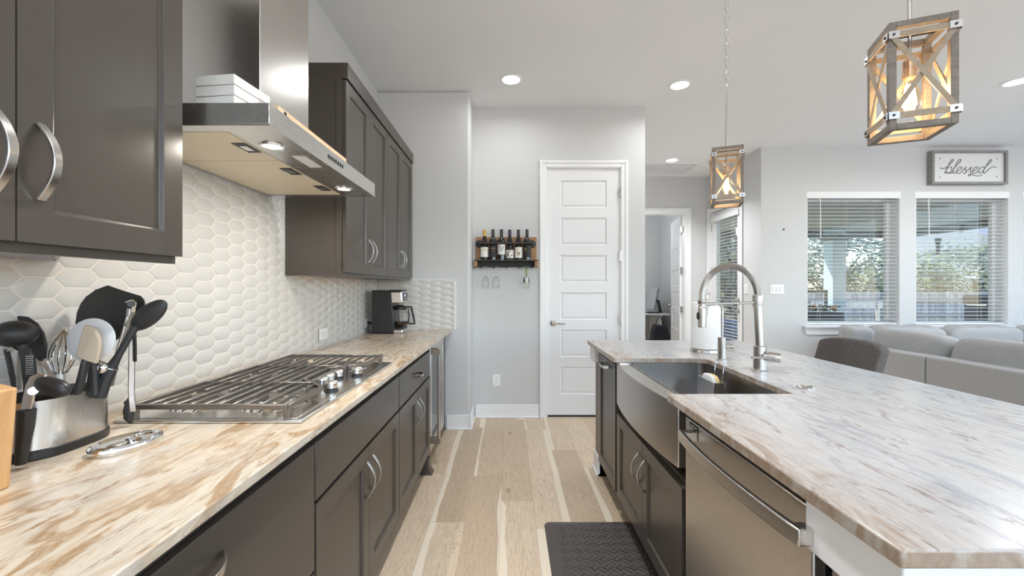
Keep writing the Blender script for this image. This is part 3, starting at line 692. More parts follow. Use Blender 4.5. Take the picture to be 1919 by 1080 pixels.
MB().box(XW + 0.009, -0.484, 3.7945, 3.80, ZC, 1.344).build('grout_bed', 'grout', b2, smooth=0)
MB().box(-0.486, -0.478, 3.791, 3.80, ZC, 1.348).box(-0.87, -0.478, 3.791, 3.80, 1.342, 1.349).build('edge_strip', 'trim', b2)

# range hood
HY0, HY1, HX, HZ = 1.158, 2.072, -0.658, 1.722
r = thing('range_hood', 'stainless steel chimney range hood over the cooktop', 'range hood', (-0.93, 1.615, HZ))
mb = MB().box(XW, HX, HY0, HY1, HZ + 0.004, HZ + 0.062)
mb.build('canopy', 'steelh', r, bevel=0.0015)
mb = MB().box(XW, HX + 0.001, HY0, HY0 + 0.045, HZ - 0.001, HZ + 0.004).box(XW, HX + 0.001, HY1 - 0.045, HY1, HZ - 0.001, HZ + 0.004).box(HX - 0.03, HX + 0.001, HY0 + 0.045, HY1 - 0.045, HZ - 0.001, HZ + 0.004).box(XW, XW + 0.03, HY0 + 0.045, HY1 - 0.045, HZ - 0.001, HZ + 0.004)
mb.build('rim', 'steelh', r)
MB().box(-0.803, HX - 0.03, HY0 + 0.045, HY1 - 0.045, HZ, HZ + 0.004).build('front_strip', 'steelh', r)
MB().box(XW, -0.85, 1.44, 1.79, HZ + 0.062, HC).build('chimney', 'steelv', r, bevel=0.002)
for k in range(3):
    y0 = HY0 + 0.05 + k * 0.272; y1 = y0 + 0.268
    f = MB().box(XW + 0.032, -0.806, y0, y1, HZ - 0.001, HZ + 0.004).build('grease_filter', 'filter', r, bevel=0.001)
    q = MB().box(-0.855, -0.812, (y0 + y1) / 2 - 0.045, (y0 + y1) / 2 + 0.045, HZ - 0.003, HZ - 0.001).build('latch', 'dark', f, bevel=0.0008)
    MB().box(-0.845, -0.822, (y0 + y1) / 2 - 0.022, (y0 + y1) / 2 + 0.022, HZ - 0.004, HZ - 0.0028).build('latch_tab', 'steel', f)
for yy in (1.326, 1.90):
    q = MB().lathe([(0.027, -0.001), (0.029, -0.005), (0.037, -0.005), (0.039, 0.0)], (-0.743, yy, HZ), n=28).build('lamp_ring', 'chrome', r)
    MB().lathe([(0, -0.002), (0.028, -0.003), (0.028, 0.0)], (-0.743, yy, HZ), n=24).build('lamp', 'hoodlens', r)
    l = bpy.data.lights.new('hood_lamp', 'AREA'); l.shape = 'DISK'; l.size = 0.05; l.energy = 1.8; l.color = (1, 0.92, 0.80); l.spread = R(170)
    o = bpy.data.objects.new('hood_lamp', l); COL.objects.link(o); o.parent = r; o.location = Vector((-0.743, yy, HZ - 0.007)) - ORG[r.name]
MB().box(-0.735, -0.69, 1.43, 1.56, HZ - 0.002, HZ).build('rating_plate', 'trim', r)
for k in range(7):
    MB().box(HX, HX + 0.002, 1.537 + k * 0.021, 1.545 + k * 0.021, HZ + 0.026, HZ + 0.040).build('button', 'ink', r)

# things lying on the hood
ang = R(-7)
r = thing('sign_block', 'white planked box sign on top of the hood left of the chimney', 'box sign', (-0.868, 1.335, HZ + 0.062))
cz, sz = math.cos(ang), math.sin(ang); RU, RV = Vector((cz, sz, 0)), Vector((-sz, cz, 0)); O = Vector((-0.868, 1.335, HZ + 0.062))
m_pl = mat('distressed_white', (0.76, 0.75, 0.72), 0.6, var=0.05, vscale=20)
for k in range(4):
    MB().ext([(-0.064, -0.078), (0.064, -0.078), (0.064, 0.078), (-0.064, 0.078)], O, RU, RV, Z, 0.001 + k * 0.0318, 0.0312 + k * 0.0318).build('plank', m_pl, r, bevel=0.002)
MB().ext([(-0.0625, -0.0765), (0.0625, -0.0765), (0.0625, 0.0765), (-0.0625, 0.0765)], O, RU, RV, Z, 0.0, 0.1255).build('core', mat('brown_gap', (0.25, 0.16, 0.11), 0.7), r)
mb = MB()
for k in range(7):
    p = O + RU * 0.0645 + RV * (0.025 + 0.007 * k) + Z * 0.10
    mb.bar(p, p - Z * rnd.uniform(0.012, 0.02), 0.0018, 0.0006, UX)
mb.build('lettering', mat('faint_grey', (0.35, 0.34, 0.33), 0.7), r)
r = thing('wood_plaque', 'flat pine wood plaque lying along the front of the hood top', 'plaque', (-0.70, 1.50, HZ + 0.062))
MB().box(-0.745, -0.672, 1.232, 1.745, HZ + 0.062, HZ + 0.0865).build('board', 'pinewood', r, bevel=0.002)
MB().box(-0.672, -0.6715, 1.26, 1.275, HZ + 0.066, HZ + 0.081).box(-0.672, -0.6715, 1.278, 1.287, HZ + 0.065, HZ + 0.073).build('lettering', 'ink', r)

# gas cooktop
CY0, CY1, CX0, CX1 = 1.161, 2.074, -1.092, -0.572
r = thing('gas_cooktop', 'five burner stainless gas cooktop set in the stone counter', 'cooktop', (-0.83, 1.617, ZC))
MB().box(CX0, CX1, CY0, CY1, ZC, ZC + 0.009).build('pan', 'steel', r, bevel=0.004, seg=3)
mb = MB().box(CX0 + 0.018, CX1 - 0.02, CY0 + 0.018, CY1 - 0.018, ZC + 0.009, ZC + 0.0105); mb.build('pan_deck', 'steel', r, bevel=0.001)
BN = [(-0.955, 1.325, 0.048), (-0.735, 1.325, 0.052), (-0.94, 1.617, 0.062), (-0.955, 1.91, 0.048), (-0.735, 1.91, 0.046)]
for x, y, q in BN:
    bb = MB().lathe([(q + 0.045, 0.0), (q + 0.036, 0.006), (q + 0.012, 0.008), (q + 0.008, 0.014), (q * 0.98, 0.020), (0, 0.020)], (x, y, ZC + 0.0102), n=32).build('burner', 'chrome', r)
    MB().lathe([(q * 0.88, 0.020), (q * 0.90, 0.026), (q * 0.8, 0.029), (0, 0.030)], (x, y, ZC + 0.0102), n=28).build('burner_cap', 'iron', bb)
for x, y in ((-0.685, 1.548), (-0.69, 1.617), (-0.685, 1.690), (-0.628, 1.492), (-0.628, 1.744)):
    k = MB().lathe([(0.024, 0), (0.024, 0.004), (0.020, 0.006), (0.020, 0.010)], (x, y, ZC + 0.0102), n=20).build('knob_skirt', 'black', r)
    MB().lathe([(0.0205, 0.010), (0.0215, 0.030), (0.0185, 0.034), (0, 0.034)], (x, y, ZC + 0.0102), n=20).bar((x - 0.021, y, ZC + 0.040), (x + 0.021, y, ZC + 0.040), 0.012, 0.014).build('knob', 'steel', k, bevel=0.002)
GT, gb = 0.948, 0.011
XF, XB, XK = -0.618, -1.058, -0.735
def grate(y0, y1, front, nleg):
    mb = MB(); z = GT - gb / 2
    # outline: back rail, two sides, front polyline
    mb.bar((XB, y0, z - 0.002), (XB, y1, z - 0.002), 0.013, 0.017)
    ft = [Vector((a, b, z)) for a, b in front]
    for a, b in zip(ft, ft[1:]): mb.bar(a, b, 0.012, 0.014)
    mb.bar((XB, y0, z), (ft[0].x, y0, z), 0.012, 0.014); mb.bar((XB, y1, z), (ft[-1].x, y1, z), 0.012, 0.014)
    def frontx(y):
        for a, b in zip(ft, ft[1:]):
            if min(a.y, b.y) - 1e-6 <= y <= max(a.y, b.y) + 1e-6 and abs(a.y - b.y) > 1e-6: return a.x + (b.x - a.x) * (y - a.y) / (b.y - a.y)
        return ft[0].x
    x = XB + 0.042; i = 0
    while x < max(p.x for p in ft) - 0.012:
        ys = [y0 + (y1 - y0) * t / 60 for t in range(61) if frontx(y0 + (y1 - y0) * t / 60) > x + 0.004]
        if ys:
            a, b = ys[0], ys[-1]; near = [q for q in BN if a < q[1] < b and abs(q[0] - x) < 0.075]
            if near and i % 2:
                c = near[0][1]
                mb.bar((x, a, z), (x, c - 0.03, z), 0.008, gb); mb.bar((x, c + 0.03, z), (x, b, z), 0.008, gb)
            else: mb.bar((x, a, z), (x, b, z), 0.008, gb)
        x += 0.0395; i += 1
    o = mb.build('grate', 'iron', r, bevel=0.0015, seg=1)
    legs = [(XB, y0 + 0.012), (XB, y1 - 0.012), (ft[0].x - 0.006, y0 + 0.012), (ft[-1].x - 0.006, y1 - 0.012)]
    for a, b in legs: MB().ext([(-0.011, -0.005), (0.011, -0.005), (0.008, -(GT - ZC - 0.0107) + 0.0), (-0.008, -(GT - ZC - 0.0107))], (a, b, GT - 0.002), UX, UZ, UY, -0.01, 0.01).build('grate_foot', 'iron', o, bevel=0.001)
grate(1.178, 1.462, [(XF, 1.178), (XF, 1.395), (-0.68, 1.462)], 4)
grate(1.465, 1.770, [(-0.683, 1.465), (XK, 1.515), (XK, 1.72), (-0.683, 1.770)], 4)
grate(1.773, 2.057, [(-0.68, 1.773), (XF, 1.84), (XF, 2.057)], 4)

# coffee maker
KY0, KY1 = 3.42, 3.62; kx = lambda x: x
r = thing('coffee_maker', 'black and stainless drip coffee maker in the counter corner', 'coffee maker', (-0.98, 3.52, ZC))
MB().ext([(-1.115, 0.004), (-0.935, 0.004), (-0.93, 0.05), (-0.945, 0.22), (-0.96, 0.35), (-1.115, 0.355)], (0, KY0, ZC), UX, UZ, UY, 0, 0.2).build('body', 'black', r, bevel=0.006)
MB().ext([(-0.958, 0.245), (-0.862, 0.245), (-0.868, 0.345), (-0.966, 0.348)], (0, KY0 + 0.004, ZC), UX, UZ, UY, 0, 0.192).build('brew_head', 'steelv', r, bevel=0.012, seg=4)
MB().box(-0.97, -0.872, KY0, KY1, ZC + 0.348, ZC + 0.358).build('lid', 'black', r, bevel=0.003)
MB().ext([(-0.94, 0.0), (-0.862, 0.0), (-0.862, 0.035), (-0.94, 0.035)], (0, KY0 + 0.004, ZC), UX, UZ, UY, 0, 0.192).build('base', 'steelv', r, bevel=0.008, seg=3)
MB().box(-0.9415, -0.866, KY0 + 0.012, KY1 - 0.012, ZC + 0.0355, ZC + 0.05).build('warming_plate', 'black', r, bevel=0.004)
q = MB().box(-0.8655, -0.8615, KY0 + 0.03, KY0 + 0.16, ZC + 0.27, ZC + 0.33).build('control_panel', 'black', r)
MB().box(-0.8612, -0.8602, KY0 + 0.05, KY0 + 0.10, ZC + 0.30, ZC + 0.322).build('display', emis('lcd', (0.45, 0.55, 0.8), 0.7), q)
for k in range(4): MB().cyl((-0.8618, KY0 + 0.045 + k * 0.03, ZC + 0.283), (-0.8600, KY0 + 0.045 + k * 0.03, ZC + 0.283), 0.007, n=12).build('button', 'steel', q)
cc = (-0.905, 3.52, ZC + 0.051)
c = MB().lathe([(0.0, 0.0), (0.055, 0.0), (0.066, 0.03), (0.068, 0.07), (0.060, 0.115), (0.046, 0.145), (0.047, 0.155)], cc, n=28).build('carafe', 'clear', r)
MB().lathe([(0.0, 0.002), (0.053, 0.002), (0.063, 0.03), (0.064, 0.045), (0.0, 0.045)], cc, n=28).build('coffee', mat('coffee_liquid', (0.02, 0.010, 0.006), 0.1), c)
MB().lathe([(0.049, 0.140), (0.051, 0.165), (0.02, 0.180), (0, 0.180)], cc, n=24).build('carafe_lid', 'black', c)
MB().band([(-0.86, 3.52, ZC + 0.215), (-0.815, 3.52, ZC + 0.215), (-0.795, 3.52, ZC + 0.13), (-0.785, 3.52, ZC + 0.075), (-0.835, 3.52, ZC + 0.075)], UY, 0.024, 0.016).build('carafe_handle', 'black', c, bevel=0.004)
MB().band([(-0.842, 3.52, ZC + 0.205), (-0.831, 3.52, ZC + 0.14), (-0.838, 3.52, ZC + 0.078)], UY, 0.02, 0.008).build('carafe_strap', 'black', c)
tag(MB().tube([(-1.155, 3.50, 0.985), (-1.13, 3.475, 0.98), (-1.15, 3.45, 0.955), (-1.145, 3.44, 0.925), (-1.12, 3.43, 0.908), (-1.117, 3.45, 0.906)], 0.0035, 8).cyl((-1.169, 3.50, 0.985), (-1.14, 3.49, 0.984), 0.013, 0.007).build('power_cord', 'black'), 'black cord running from the outlet to the coffee maker', 'cord')

# knife block and spoon rest
r = MB().ext([(-1.06, 0.0), (-0.937, 0.0), (-0.922, 0.188), (-1.06, 0.222)], (0, 0.665, ZC), UX, UZ, UY, 0, 0.128)
tag(r.build('knife_block', 'blockwood', bevel=0.004), 'honey coloured wooden knife block corner at the edge of the counter', 'knife block')
r = thing('spoon_rest', 'shiny chrome oval spoon rest lying on the stone', 'spoon rest', (-0.898, 0.992, ZC))
mb = MB(); dl = Vector((0.28, 0.96, 0)).normalized(); dw = Vector((dl.y, -dl.x, 0)); c0 = Vector((-0.898, 0.992, ZC)); n = 40
prof = [(0.95, 0.0), (0.985, 0.003), (1.0, 0.009), (0.99, 0.014), (0.955, 0.0185), (0.90, 0.0205), (0.84, 0.0195), (0.78, 0.0165), (0.70, 0.0145), (0.4, 0.0135)]
for s, h in prof:
    for j in range(n): a = 2 * math.pi * j / n; mb.v.append(c0 + dl * (0.074 * s * math.cos(a)) + dw * (0.050 * s * math.sin(a)) + Z * h)
for i in range(len(prof) - 1):
    for j in range(n): mb.f.append((i * n + j, i * n + (j + 1) % n, (i + 1) * n + (j + 1) % n, (i + 1) * n + j))
mb.f.append(tuple(range(n))[::-1]); mb.f.append(tuple((len(prof) - 1) * n + j for j in range(n)))
mb.build('dish', 'chrome', r)
MB().lathe([(0.0, 0.0145), (0.017, 0.0148), (0.020, 0.018), (0.023, 0.0185), (0.027, 0.0135)], c0 + dl * 0.036 + Z * 0.0, n=24).build('ring', 'chrome', r)
MB().ell(c0 - dl * 0.020 + Z * 0.0140, dl * 0.022, dw * 0.012, Z * 0.0025, 16, 8).build('boss', 'nickel', r)

# utensil holder
def stadium(cx, cy, a, b, n=12):
    pts = []
    for k in range(n + 1): t = math.pi * k / n; pts.append((cx + b * math.cos(t), cy + a - b + b * math.sin(t)))
    for k in range(n + 1): t = math.pi + math.pi * k / n; pts.append((cx + b * math.cos(t), cy - a + b + b * math.sin(t)))
    return pts
hx, hy = -1.082, 0.997
r = thing('utensil_holder', 'oval stainless utensil holder with black base on the counter', 'utensil holder', (hx, hy, ZC))
MB().ext(stadium(hx, hy, 0.111, 0.078), (0, 0, 0), UX, UY, UZ, ZC, ZC + 0.022).build('base', 'black', r, bevel=0.003)
mb = MB(); so, si = stadium(hx, hy, 0.108, 0.075), stadium(hx, hy, 0.106, 0.073); k = len(so)
mb.v = [Vector((x, y, z)) for z, q in ((ZC + 0.022, so), (1.028, so), (1.028, si), (ZC + 0.022, si)) for x, y in q]
for i in range(4):
    for j in range(k): i2 = (i + 1) % 4; mb.f.append((i * k + j, i * k + (j + 1) % k, i2 * k + (j + 1) % k, i2 * k + j))
mb.build('body', 'steelv', r)

def flatpoly(pxs, Y, t=0.004, tilt=0.0):
    pts = [at(a, b, Y + tilt * (b - 640) / 100) for a, b in pxs]; k = len(pts); d = Vector((0, t, 0))
    return MB().add([p - d / 2 for p in pts] + [p + d / 2 for p in pts], [tuple(range(k))[::-1], tuple(range(k, 2 * k))] + [(i, (i + 1) % k, k + (i + 1) % k, k + i) for i in range(k)])
G = 'cooking utensils in the stainless holder'
def utensil(name, label, cat='utensil'): return thing(name, label, cat, (hx, hy, ZC + 0.03), G)
r = utensil('turner', 'wide black fan-shaped turner at the back of the holder')
flatpoly([(142, 607), (145, 585), (152, 569), (162, 556), (180, 543), (202, 535), (234, 546), (264, 555), (270, 562), (272, 570), (264, 600), (240, 622), (214, 641), (180, 640), (152, 628)], 1.137, 0.004).build('blade', 'nylon', r, bevel=0.0012)
MB().band([at(188, 640, 1.11), at(176, 690, 1.08), at(168, 745, 1.05)], UY, 0.022, 0.010).build('handle', 'nylon', r, bevel=0.003)
r = utensil('solid_spoon', 'black nylon spoon leaning out over the tongs')
c = at(279, 591, 1.075); a = (at(312, 566, 1.075) - at(248, 617, 1.075)) / 2; b = Vector((a.z, 0, -a.x)).normalized()
MB().ell(c, a, b * 0.026, Vector((0.003, 0.013, 0)), 24, 14).build('bowl', 'nylon', r)
MB().tube([at(254, 612, 1.07), at(240, 635, 1.06), at(222, 667, 1.05), at(208, 690, 1.045)], [0.010, 0.008, 0.008, 0.012], 10).tube([at(210, 688, 1.045), at(196, 715, 1.035), at(186, 745, 1.03)], [0.0135, 0.0145, 0.014], 10).build('handle', 'nylon', r)
MB().lathe([(0.0125, 0), (0.0145, 0.002), (0.0145, 0.004), (0.0125, 0.006)], at(209, 689, 1.045), at(196, 715, 1.035) - at(210, 688, 1.045)).build('collar', 'nickel', r)
r = utensil('tongs', 'steel tongs hooked over the holder edge with black scalloped tip', 'tongs')
MB().band([at(243, 592, 1.115), at(225, 650, 1.11), at(206, 725, 1.085)], UY, 0.016, 0.006).build('tong_arm', 'steelv', r, bevel=0.002)
MB().band([at(249, 600, 1.125), at(247, 660, 1.13), at(246, 735, 1.135), at(249, 772, 1.138)], Vector((0.7, 0.7, 0)), 0.014, 0.008).build('tong_arm', 'steelv', r, bevel=0.002)
q = [at(246, 744, 1.138), at(243, 755, 1.139), at(241, 770, 1.14), at(242, 783, 1.14), at(246, 794, 1.141)]
mb = MB().tube(q, [0.006, 0.010, 0.012, 0.011, 0.004], 10)
for p in q[1:4]: mb.ell(p - UX * 0.009, UX * 0.005, UY * 0.006, UZ * 0.006, 10, 6)
mb.build('tip', 'nylon', r)
MB().band([at(252, 620, 1.12), at(253, 650, 1.12), at(253, 678, 1.125)], UY, 0.007, 0.004).build('grip', 'black', r)
MB().cyl(at(246, 570, 1.10), at(246, 570, 1.125), 0.0085).build('pivot', 'black', r)
MB().band([at(238, 567, 1.112), at(247, 563, 1.112), at(252, 568, 1.112), at(249, 585, 1.112)], UY, 0.010, 0.003).build('hanging_loop', 'chrome', r)
MB().band([at(247, 577, 1.118), at(245, 592, 1.118), at(240, 612, 1.115)], UY, 0.020, 0.010).build('hinge', 'nickel', r, bevel=0.002)
r = utensil('skimmer_spoon', 'round translucent white spoon behind the beige spatula')
c = at(167, 638, 1.01); MB().lathe([(0.0, 0.004), (0.034, 0.003), (0.050, -0.004), (0.053, -0.007), (0.052, -0.004), (0.034, 0.007), (0, 0.008)], c, (0.12, -1, 0.1), 32).build('bowl', mat('white_plastic', (0.62, 0.63, 0.65), 0.3), r)
MB().tube([at(172, 672, 1.015), at(176, 700, 1.02), at(178, 740, 1.02)], [0.008, 0.010, 0.011], 10).build('handle', 'nylon', r)
r = utensil('scraper_spatula', 'beige silicone spatula with black handle in front of the white spoon')
flatpoly([(161, 608), (172, 612), (183, 621), (189, 634), (190, 646), (188, 660), (182, 682), (162, 676), (144, 668), (150, 645), (156, 622)], 0.985, 0.009).build('blade', mat('beige_silicone', (0.52, 0.43, 0.33), 0.45), r, bevel=0.003)
MB().band([at(162, 673, 0.987), at(155, 700, 0.985), at(145, 740, 0.98)], UY, 0.016, 0.012).build('handle', 'nylon', r, bevel=0.004)
r = utensil('whisk', 'steel wire balloon whisk in the holder', 'whisk')
for k in range(6):
    a = math.pi * k / 6; mb = MB(); pts = []
    for j in range(17):
        t = -1 + 2 * j / 16; h = 1 - abs(t) ** 2.6
        c = at(114, 700, 1.06).lerp(at(120, 618, 1.075), h); wv = math.copysign(min(1, (abs(t) * 1.05)) ** 1.0, t) * math.sin(math.pi * min(1, 0.12 + h * 0.75)) * 0.030
        pts.append(c + Vector((math.cos(a), math.sin(a), 0)) * wv)
    mb.tube(pts, 0.0013, 6).build('wire', 'chrome', r)
MB().tube([at(114, 696, 1.06), at(112, 742, 1.055)], [0.009, 0.011]).build('handle', 'nickel', r)
r = utensil('ladle', 'black ladle with round bowl over the knife block')
MB().ell(at(28, 626, 0.955), Vector((0.041, 0, 0)), Vector((0, 0.036, 0)), Vector((0, 0, 0.030)), 24, 14).build('bowl', 'nylon', r)
MB().tube([at(42, 645, 0.955), at(50, 690, 0.96), at(54, 745, 0.965)], [0.009, 0.007, 0.008]).build('handle', 'nylon', r)
r = utensil('slotted_turner', 'black curved turner between the ladle and the whisk')
flatpoly([(10, 588), (18, 583), (34, 592), (52, 594), (70, 606), (82, 624), (88, 648), (86, 672), (74, 676), (60, 668), (52, 640), (40, 612), (26, 600)], 1.02, 0.006, 0.01).build('blade', 'nylon', r, bevel=0.002)
MB().band([at(72, 672, 1.02), at(86, 692, 1.02), at(104, 735, 1.02)], UY, 0.014, 0.008).build('handle', 'nickel', r, bevel=0.002)
r = utensil('hand_grater', 'narrow black framed steel grater beside the can opener', 'grater')
MB().ell(at(54, 690, 0.945), Vector((0.015, 0, 0.004)), Vector((0, 0.006, 0)), Vector((-0.004, 0, 0.045)), 20, 10, 0.7).build('frame', 'nylon', r)
gp = MB()
for i in range(4):
    for j in range(9): gp.ell(at(50 + i * 3.6, 668 + j * 4.2, 0.938), Vector((0.0017, 0, 0)), Vector((0, 0.002, 0)), Vector((0, 0, 0.0012)), 6, 4)
gp.build('teeth', 'chrome', r)
r = utensil('peeler', 'slim steel peeler with black grip behind the knife block', 'peeler')
MB().band([at(12, 655, 0.965), at(20, 690, 0.965), at(28, 730, 0.965)], UY, 0.010, 0.005).build('handle', 'nylon', r, bevel=0.0015)
MB().band([at(16, 658, 0.962), at(26, 652, 0.962), at(36, 658, 0.962), at(34, 690, 0.962), at(36, 730, 0.962)], UY, 0.008, 0.003).build('blade', 'steelv', r)
r = utensil('measuring_spoon', 'small shiny measuring spoon at the right of the holder', 'spoon')
MB().ell(at(188, 690, 1.03), Vector((0.017, 0, 0.006)), Vector((0, 0.012, 0)), Vector((-0.006, 0, 0.016)), 18, 10).build('bowl', 'chrome', r)
MB().band([at(184, 700, 1.03), at(176, 745, 1.03)], UY, 0.008, 0.003).build('handle', 'chrome', r)
r = thing('can_opener', 'can opener with steel head and black handles at the holder end', 'can opener', at(55, 770, 0.875))
flatpoly([(58, 706), (72, 700), (86, 703), (90, 712), (72, 716), (66, 726), (63, 752), (58, 768), (40, 772), (44, 748), (50, 722)], 0.872, 0.006).build('head', 'nickel', r, bevel=0.0015)
MB().ell(at(99, 725, 0.872), (at(131, 735, 0.872) - at(68, 716, 0.872)) / 2, Vector((0, 0.014, 0)), Vector((0.003, 0, 0.018)), 24, 12, 0.85).build('crank', 'black', r)
MB().cyl(at(62, 733, 0.866), at(62, 733, 0.872), 0.008).build('gear', 'chrome', r)
MB().tube([at(50, 768, 0.874), at(48, 800, 0.874), at(42, 840, 0.874), at(39, 870, 0.874)], [0.015, 0.014, 0.011, 0.009], 12).build('handle', 'black', r)
# ------------------------------------------------------------------ wine rack on the pantry wall
WY = 4.14
r = thing('wine_rack', 'wall mounted wood and black pipe wine rack beside the pantry door', 'wine rack', (-0.027, WY, 1.469))
MB().box(-0.325, 0.272, WY - 0.022, WY, 1.50, 1.770).build('back_board', 'rackwood', r, bevel=0.004)
MB().box(-0.332, 0.278, WY - 0.128, WY - 0.022, 1.530, 1.541).build('shelf', 'dark', r, bevel=0.002)
mb = MB().box(-0.332, -0.302, WY - 0.12, WY - 0.0, 1.474, 1.530).box(0.248, 0.278, WY - 0.12, WY - 0.0, 1.474, 1.530).build('end_block', 'rackwood', r, bevel=0.003)
MB().box(-0.302, 0.248, WY - 0.03, WY - 0.0, 1.478, 1.530).build('back_rail', 'ink', r)
mb = MB().box(-0.332, 0.278, WY - 0.13, WY - 0.12, 1.467, 1.474)
for x in (-0.27, -0.145, -0.02, 0.105, 0.225): mb.box(x - 0.008, x + 0.008, WY - 0.13, WY - 0.01, 1.467, 1.474)
mb.build('glass_rail', 'dark', r)
MB().tube([(-0.288, WY - 0.022, 1.70), (-0.288, WY - 0.10, 1.70), (-0.275, WY - 0.123, 1.70), (0.215, WY - 0.123, 1.70), (0.228, WY - 0.10, 1.70), (0.228, WY - 0.022, 1.70)], 0.0095, 12).build('pipe', 'dark', r)
for x in (-0.288, 0.228):
    f = MB().lathe([(0.038, 0), (0.038, 0.007), (0.019, 0.010), (0.018, 0.022), (0.012, 0.024)], (x, WY - 0.022, 1.70), (0, -1, 0)).build('flange', 'dark', r)
    MB().cyl((x + (0.028 if x < 0 else -0.028), WY - 0.123, 1.70), (x + (0.010 if x < 0 else -0.010), WY - 0.123, 1.70), 0.0145).build('elbow', 'dark', f)
by = WY - 0.072
caps = {'gold': M['gold'], 'black': M['black'], 'purple': mat('purple_foil', (0.045, 0.02, 0.055), 0.4), 'brown': mat('brown_foil', (0.04, 0.022, 0.02), 0.4), 'charcoal': mat('charcoal_foil', (0.035, 0.030, 0.028), 0.4)}
def bottle(x, label, cap, slope, lab=None, marks=None):
    r = thing('wine_bottle', label, 'wine bottle', (x, by, 1.5415), 'wine bottles in the wall rack'); c = (x, by, 1.5415)
    q = 0.0365
    if slope: pf = [(0.0, 0), (q, 0), (q + 0.001, 0.006), (q + 0.001, 0.135), (0.030, 0.165), (0.019, 0.205), (0.0145, 0.235), (0.0138, 0.292), (0, 0.292)]
    else: pf = [(0.0, 0), (q, 0), (q, 0.006), (q, 0.180), (0.033, 0.195), (0.022, 0.208), (0.0155, 0.222), (0.0142, 0.240), (0.0138, 0.295), (0, 0.295)]
    MB().lathe(pf, c, n=28).build('glass_body', 'bottle', r)
    h = pf[-1][1]; MB().lathe([(0.0152, h - 0.062), (0.0146, h - 0.012), (0.0152, h - 0.012), (0.0152, h + 0.001), (0, h + 0.002)], c, n=20).build('cap', caps[cap], r)
    l = None
    if lab:
        z0, z1, mt = lab; mb = MB(); n = 18; rr = q + 0.0018
        pts = [(rr * math.sin(t), -rr * math.cos(t)) for t in [R(-72) + R(144) * k / n for k in range(n + 1)]]
        mb.v = [Vector((x + a, by + b, 1.5415 + z)) for z in (z0, z1) for a, b in pts]; mb.f = [(k, k + 1, n + 2 + k, n + 1 + k) for k in range(n)]
        l = mb.build('label_sheet', mt, r, fix=False)
    if marks:
        mk, mt = marks; mb = MB(); rr = q + 0.0026
        for pts, wd in mk:
            P = [Vector((x + rr * math.sin(a / rr), by - rr * math.cos(a / rr), 1.5415 + z)) for a, z in pts]
            for p0, p1 in zip(P, P[1:]): mb.bar(p0, p1, 0.0006, wd, Vector((0, -1, 0)).cross(p1 - p0))
        mb.build('print', mt, l or r)
bird = [([(-0.018, 0.105), (-0.008, 0.094), (0.002, 0.098), (0.010, 0.108)], 0.005), ([(-0.012, 0.099), (0.0, 0.090), (-0.006, 0.082), (-0.002, 0.075)], 0.004), ([(0.002, 0.098), (0.012, 0.094), (0.016, 0.097)], 0.003), ([(-0.012, 0.058), (0.012, 0.058)], 0.002), ([(-0.008, 0.048), (0.008, 0.048)], 0.0015)]
scr = [([(-0.024, 0.107), (-0.016, 0.117), (-0.014, 0.108), (-0.006, 0.113), (-0.002, 0.108), (0.006, 0.113), (0.012, 0.109), (0.024, 0.115)], 0.003), ([(-0.006, 0.090), (0.0, 0.082), (0.008, 0.090)], 0.002)]
kk = [([(-0.020, 0.085), (-0.020, 0.022)], 0.009), ([(0.004, 0.088), (-0.016, 0.053), (0.006, 0.018)], 0.009), ([(0.008, 0.048), (0.012, 0.036), (0.017, 0.048)], 0.003), ([(0.019, 0.036), (0.019, 0.048), (0.025, 0.036), (0.025, 0.048)], 0.003)]
mm = [([(-0.010, 0.045), (-0.008, 0.075), (0.0, 0.055), (0.008, 0.075), (0.010, 0.045)], 0.006), ([(-0.008, 0.042), (0.009, 0.040)], 0.004), ([(-0.012, 0.102), (0.012, 0.102)], 0.0016)]
qq = [([(-0.018 + 0.008 * math.cos(t / 8 * 6.283), 0.104 + 0.012 * math.sin(t / 8 * 6.283)) for t in range(9)], 0.0025), ([(-0.016, 0.095), (-0.008, 0.089)], 0.0025), ([(-0.020, 0.070), (-0.010, 0.070)], 0.0018), ([(-0.020, 0.058), (-0.012, 0.058)], 0.0018)]
ob = [([(-0.016, 0.125), (-0.012, 0.112), (0.012, 0.112), (0.016, 0.126)], 0.006), ([(-0.010, 0.104), (0.010, 0.104)], 0.006), ([(-0.012, 0.094), (0.0, 0.090), (0.012, 0.094)], 0.005)]
bottle(-0.234, 'wine bottle with gold cap and white label with a gold bird', 'gold', True, (0.028, 0.122, 'paper'), (bird, M['gold']))
bottle(-0.152, 'wine bottle with black cap and gold script on black label', 'charcoal', False, (0.025, 0.13, 'ink'), (scr, M['gold']))
bottle(-0.070, 'wine bottle with tall white label showing a dark shape', 'black', False, (0.052, 0.165, 'paper'), (ob, mat('soft_ink', (0.12, 0.11, 0.11), 0.6)))
bottle(0.010, 'wine bottle with purple cap and a big black letter K', 'purple', True, (0.016, 0.095, 'paper'), (kk, M['ink']))
bottle(0.094, 'wine bottle with brown cap and cream label with letter M', 'brown', True, (0.020, 0.122, 'paper'), (mm, mat('brown_ink', (0.30, 0.14, 0.04), 0.6)))
bottle(0.177, 'wine bottle with black label and thin ring mark', 'charcoal', False, (0.025, 0.13, 'ink'), (qq, M['gold']))
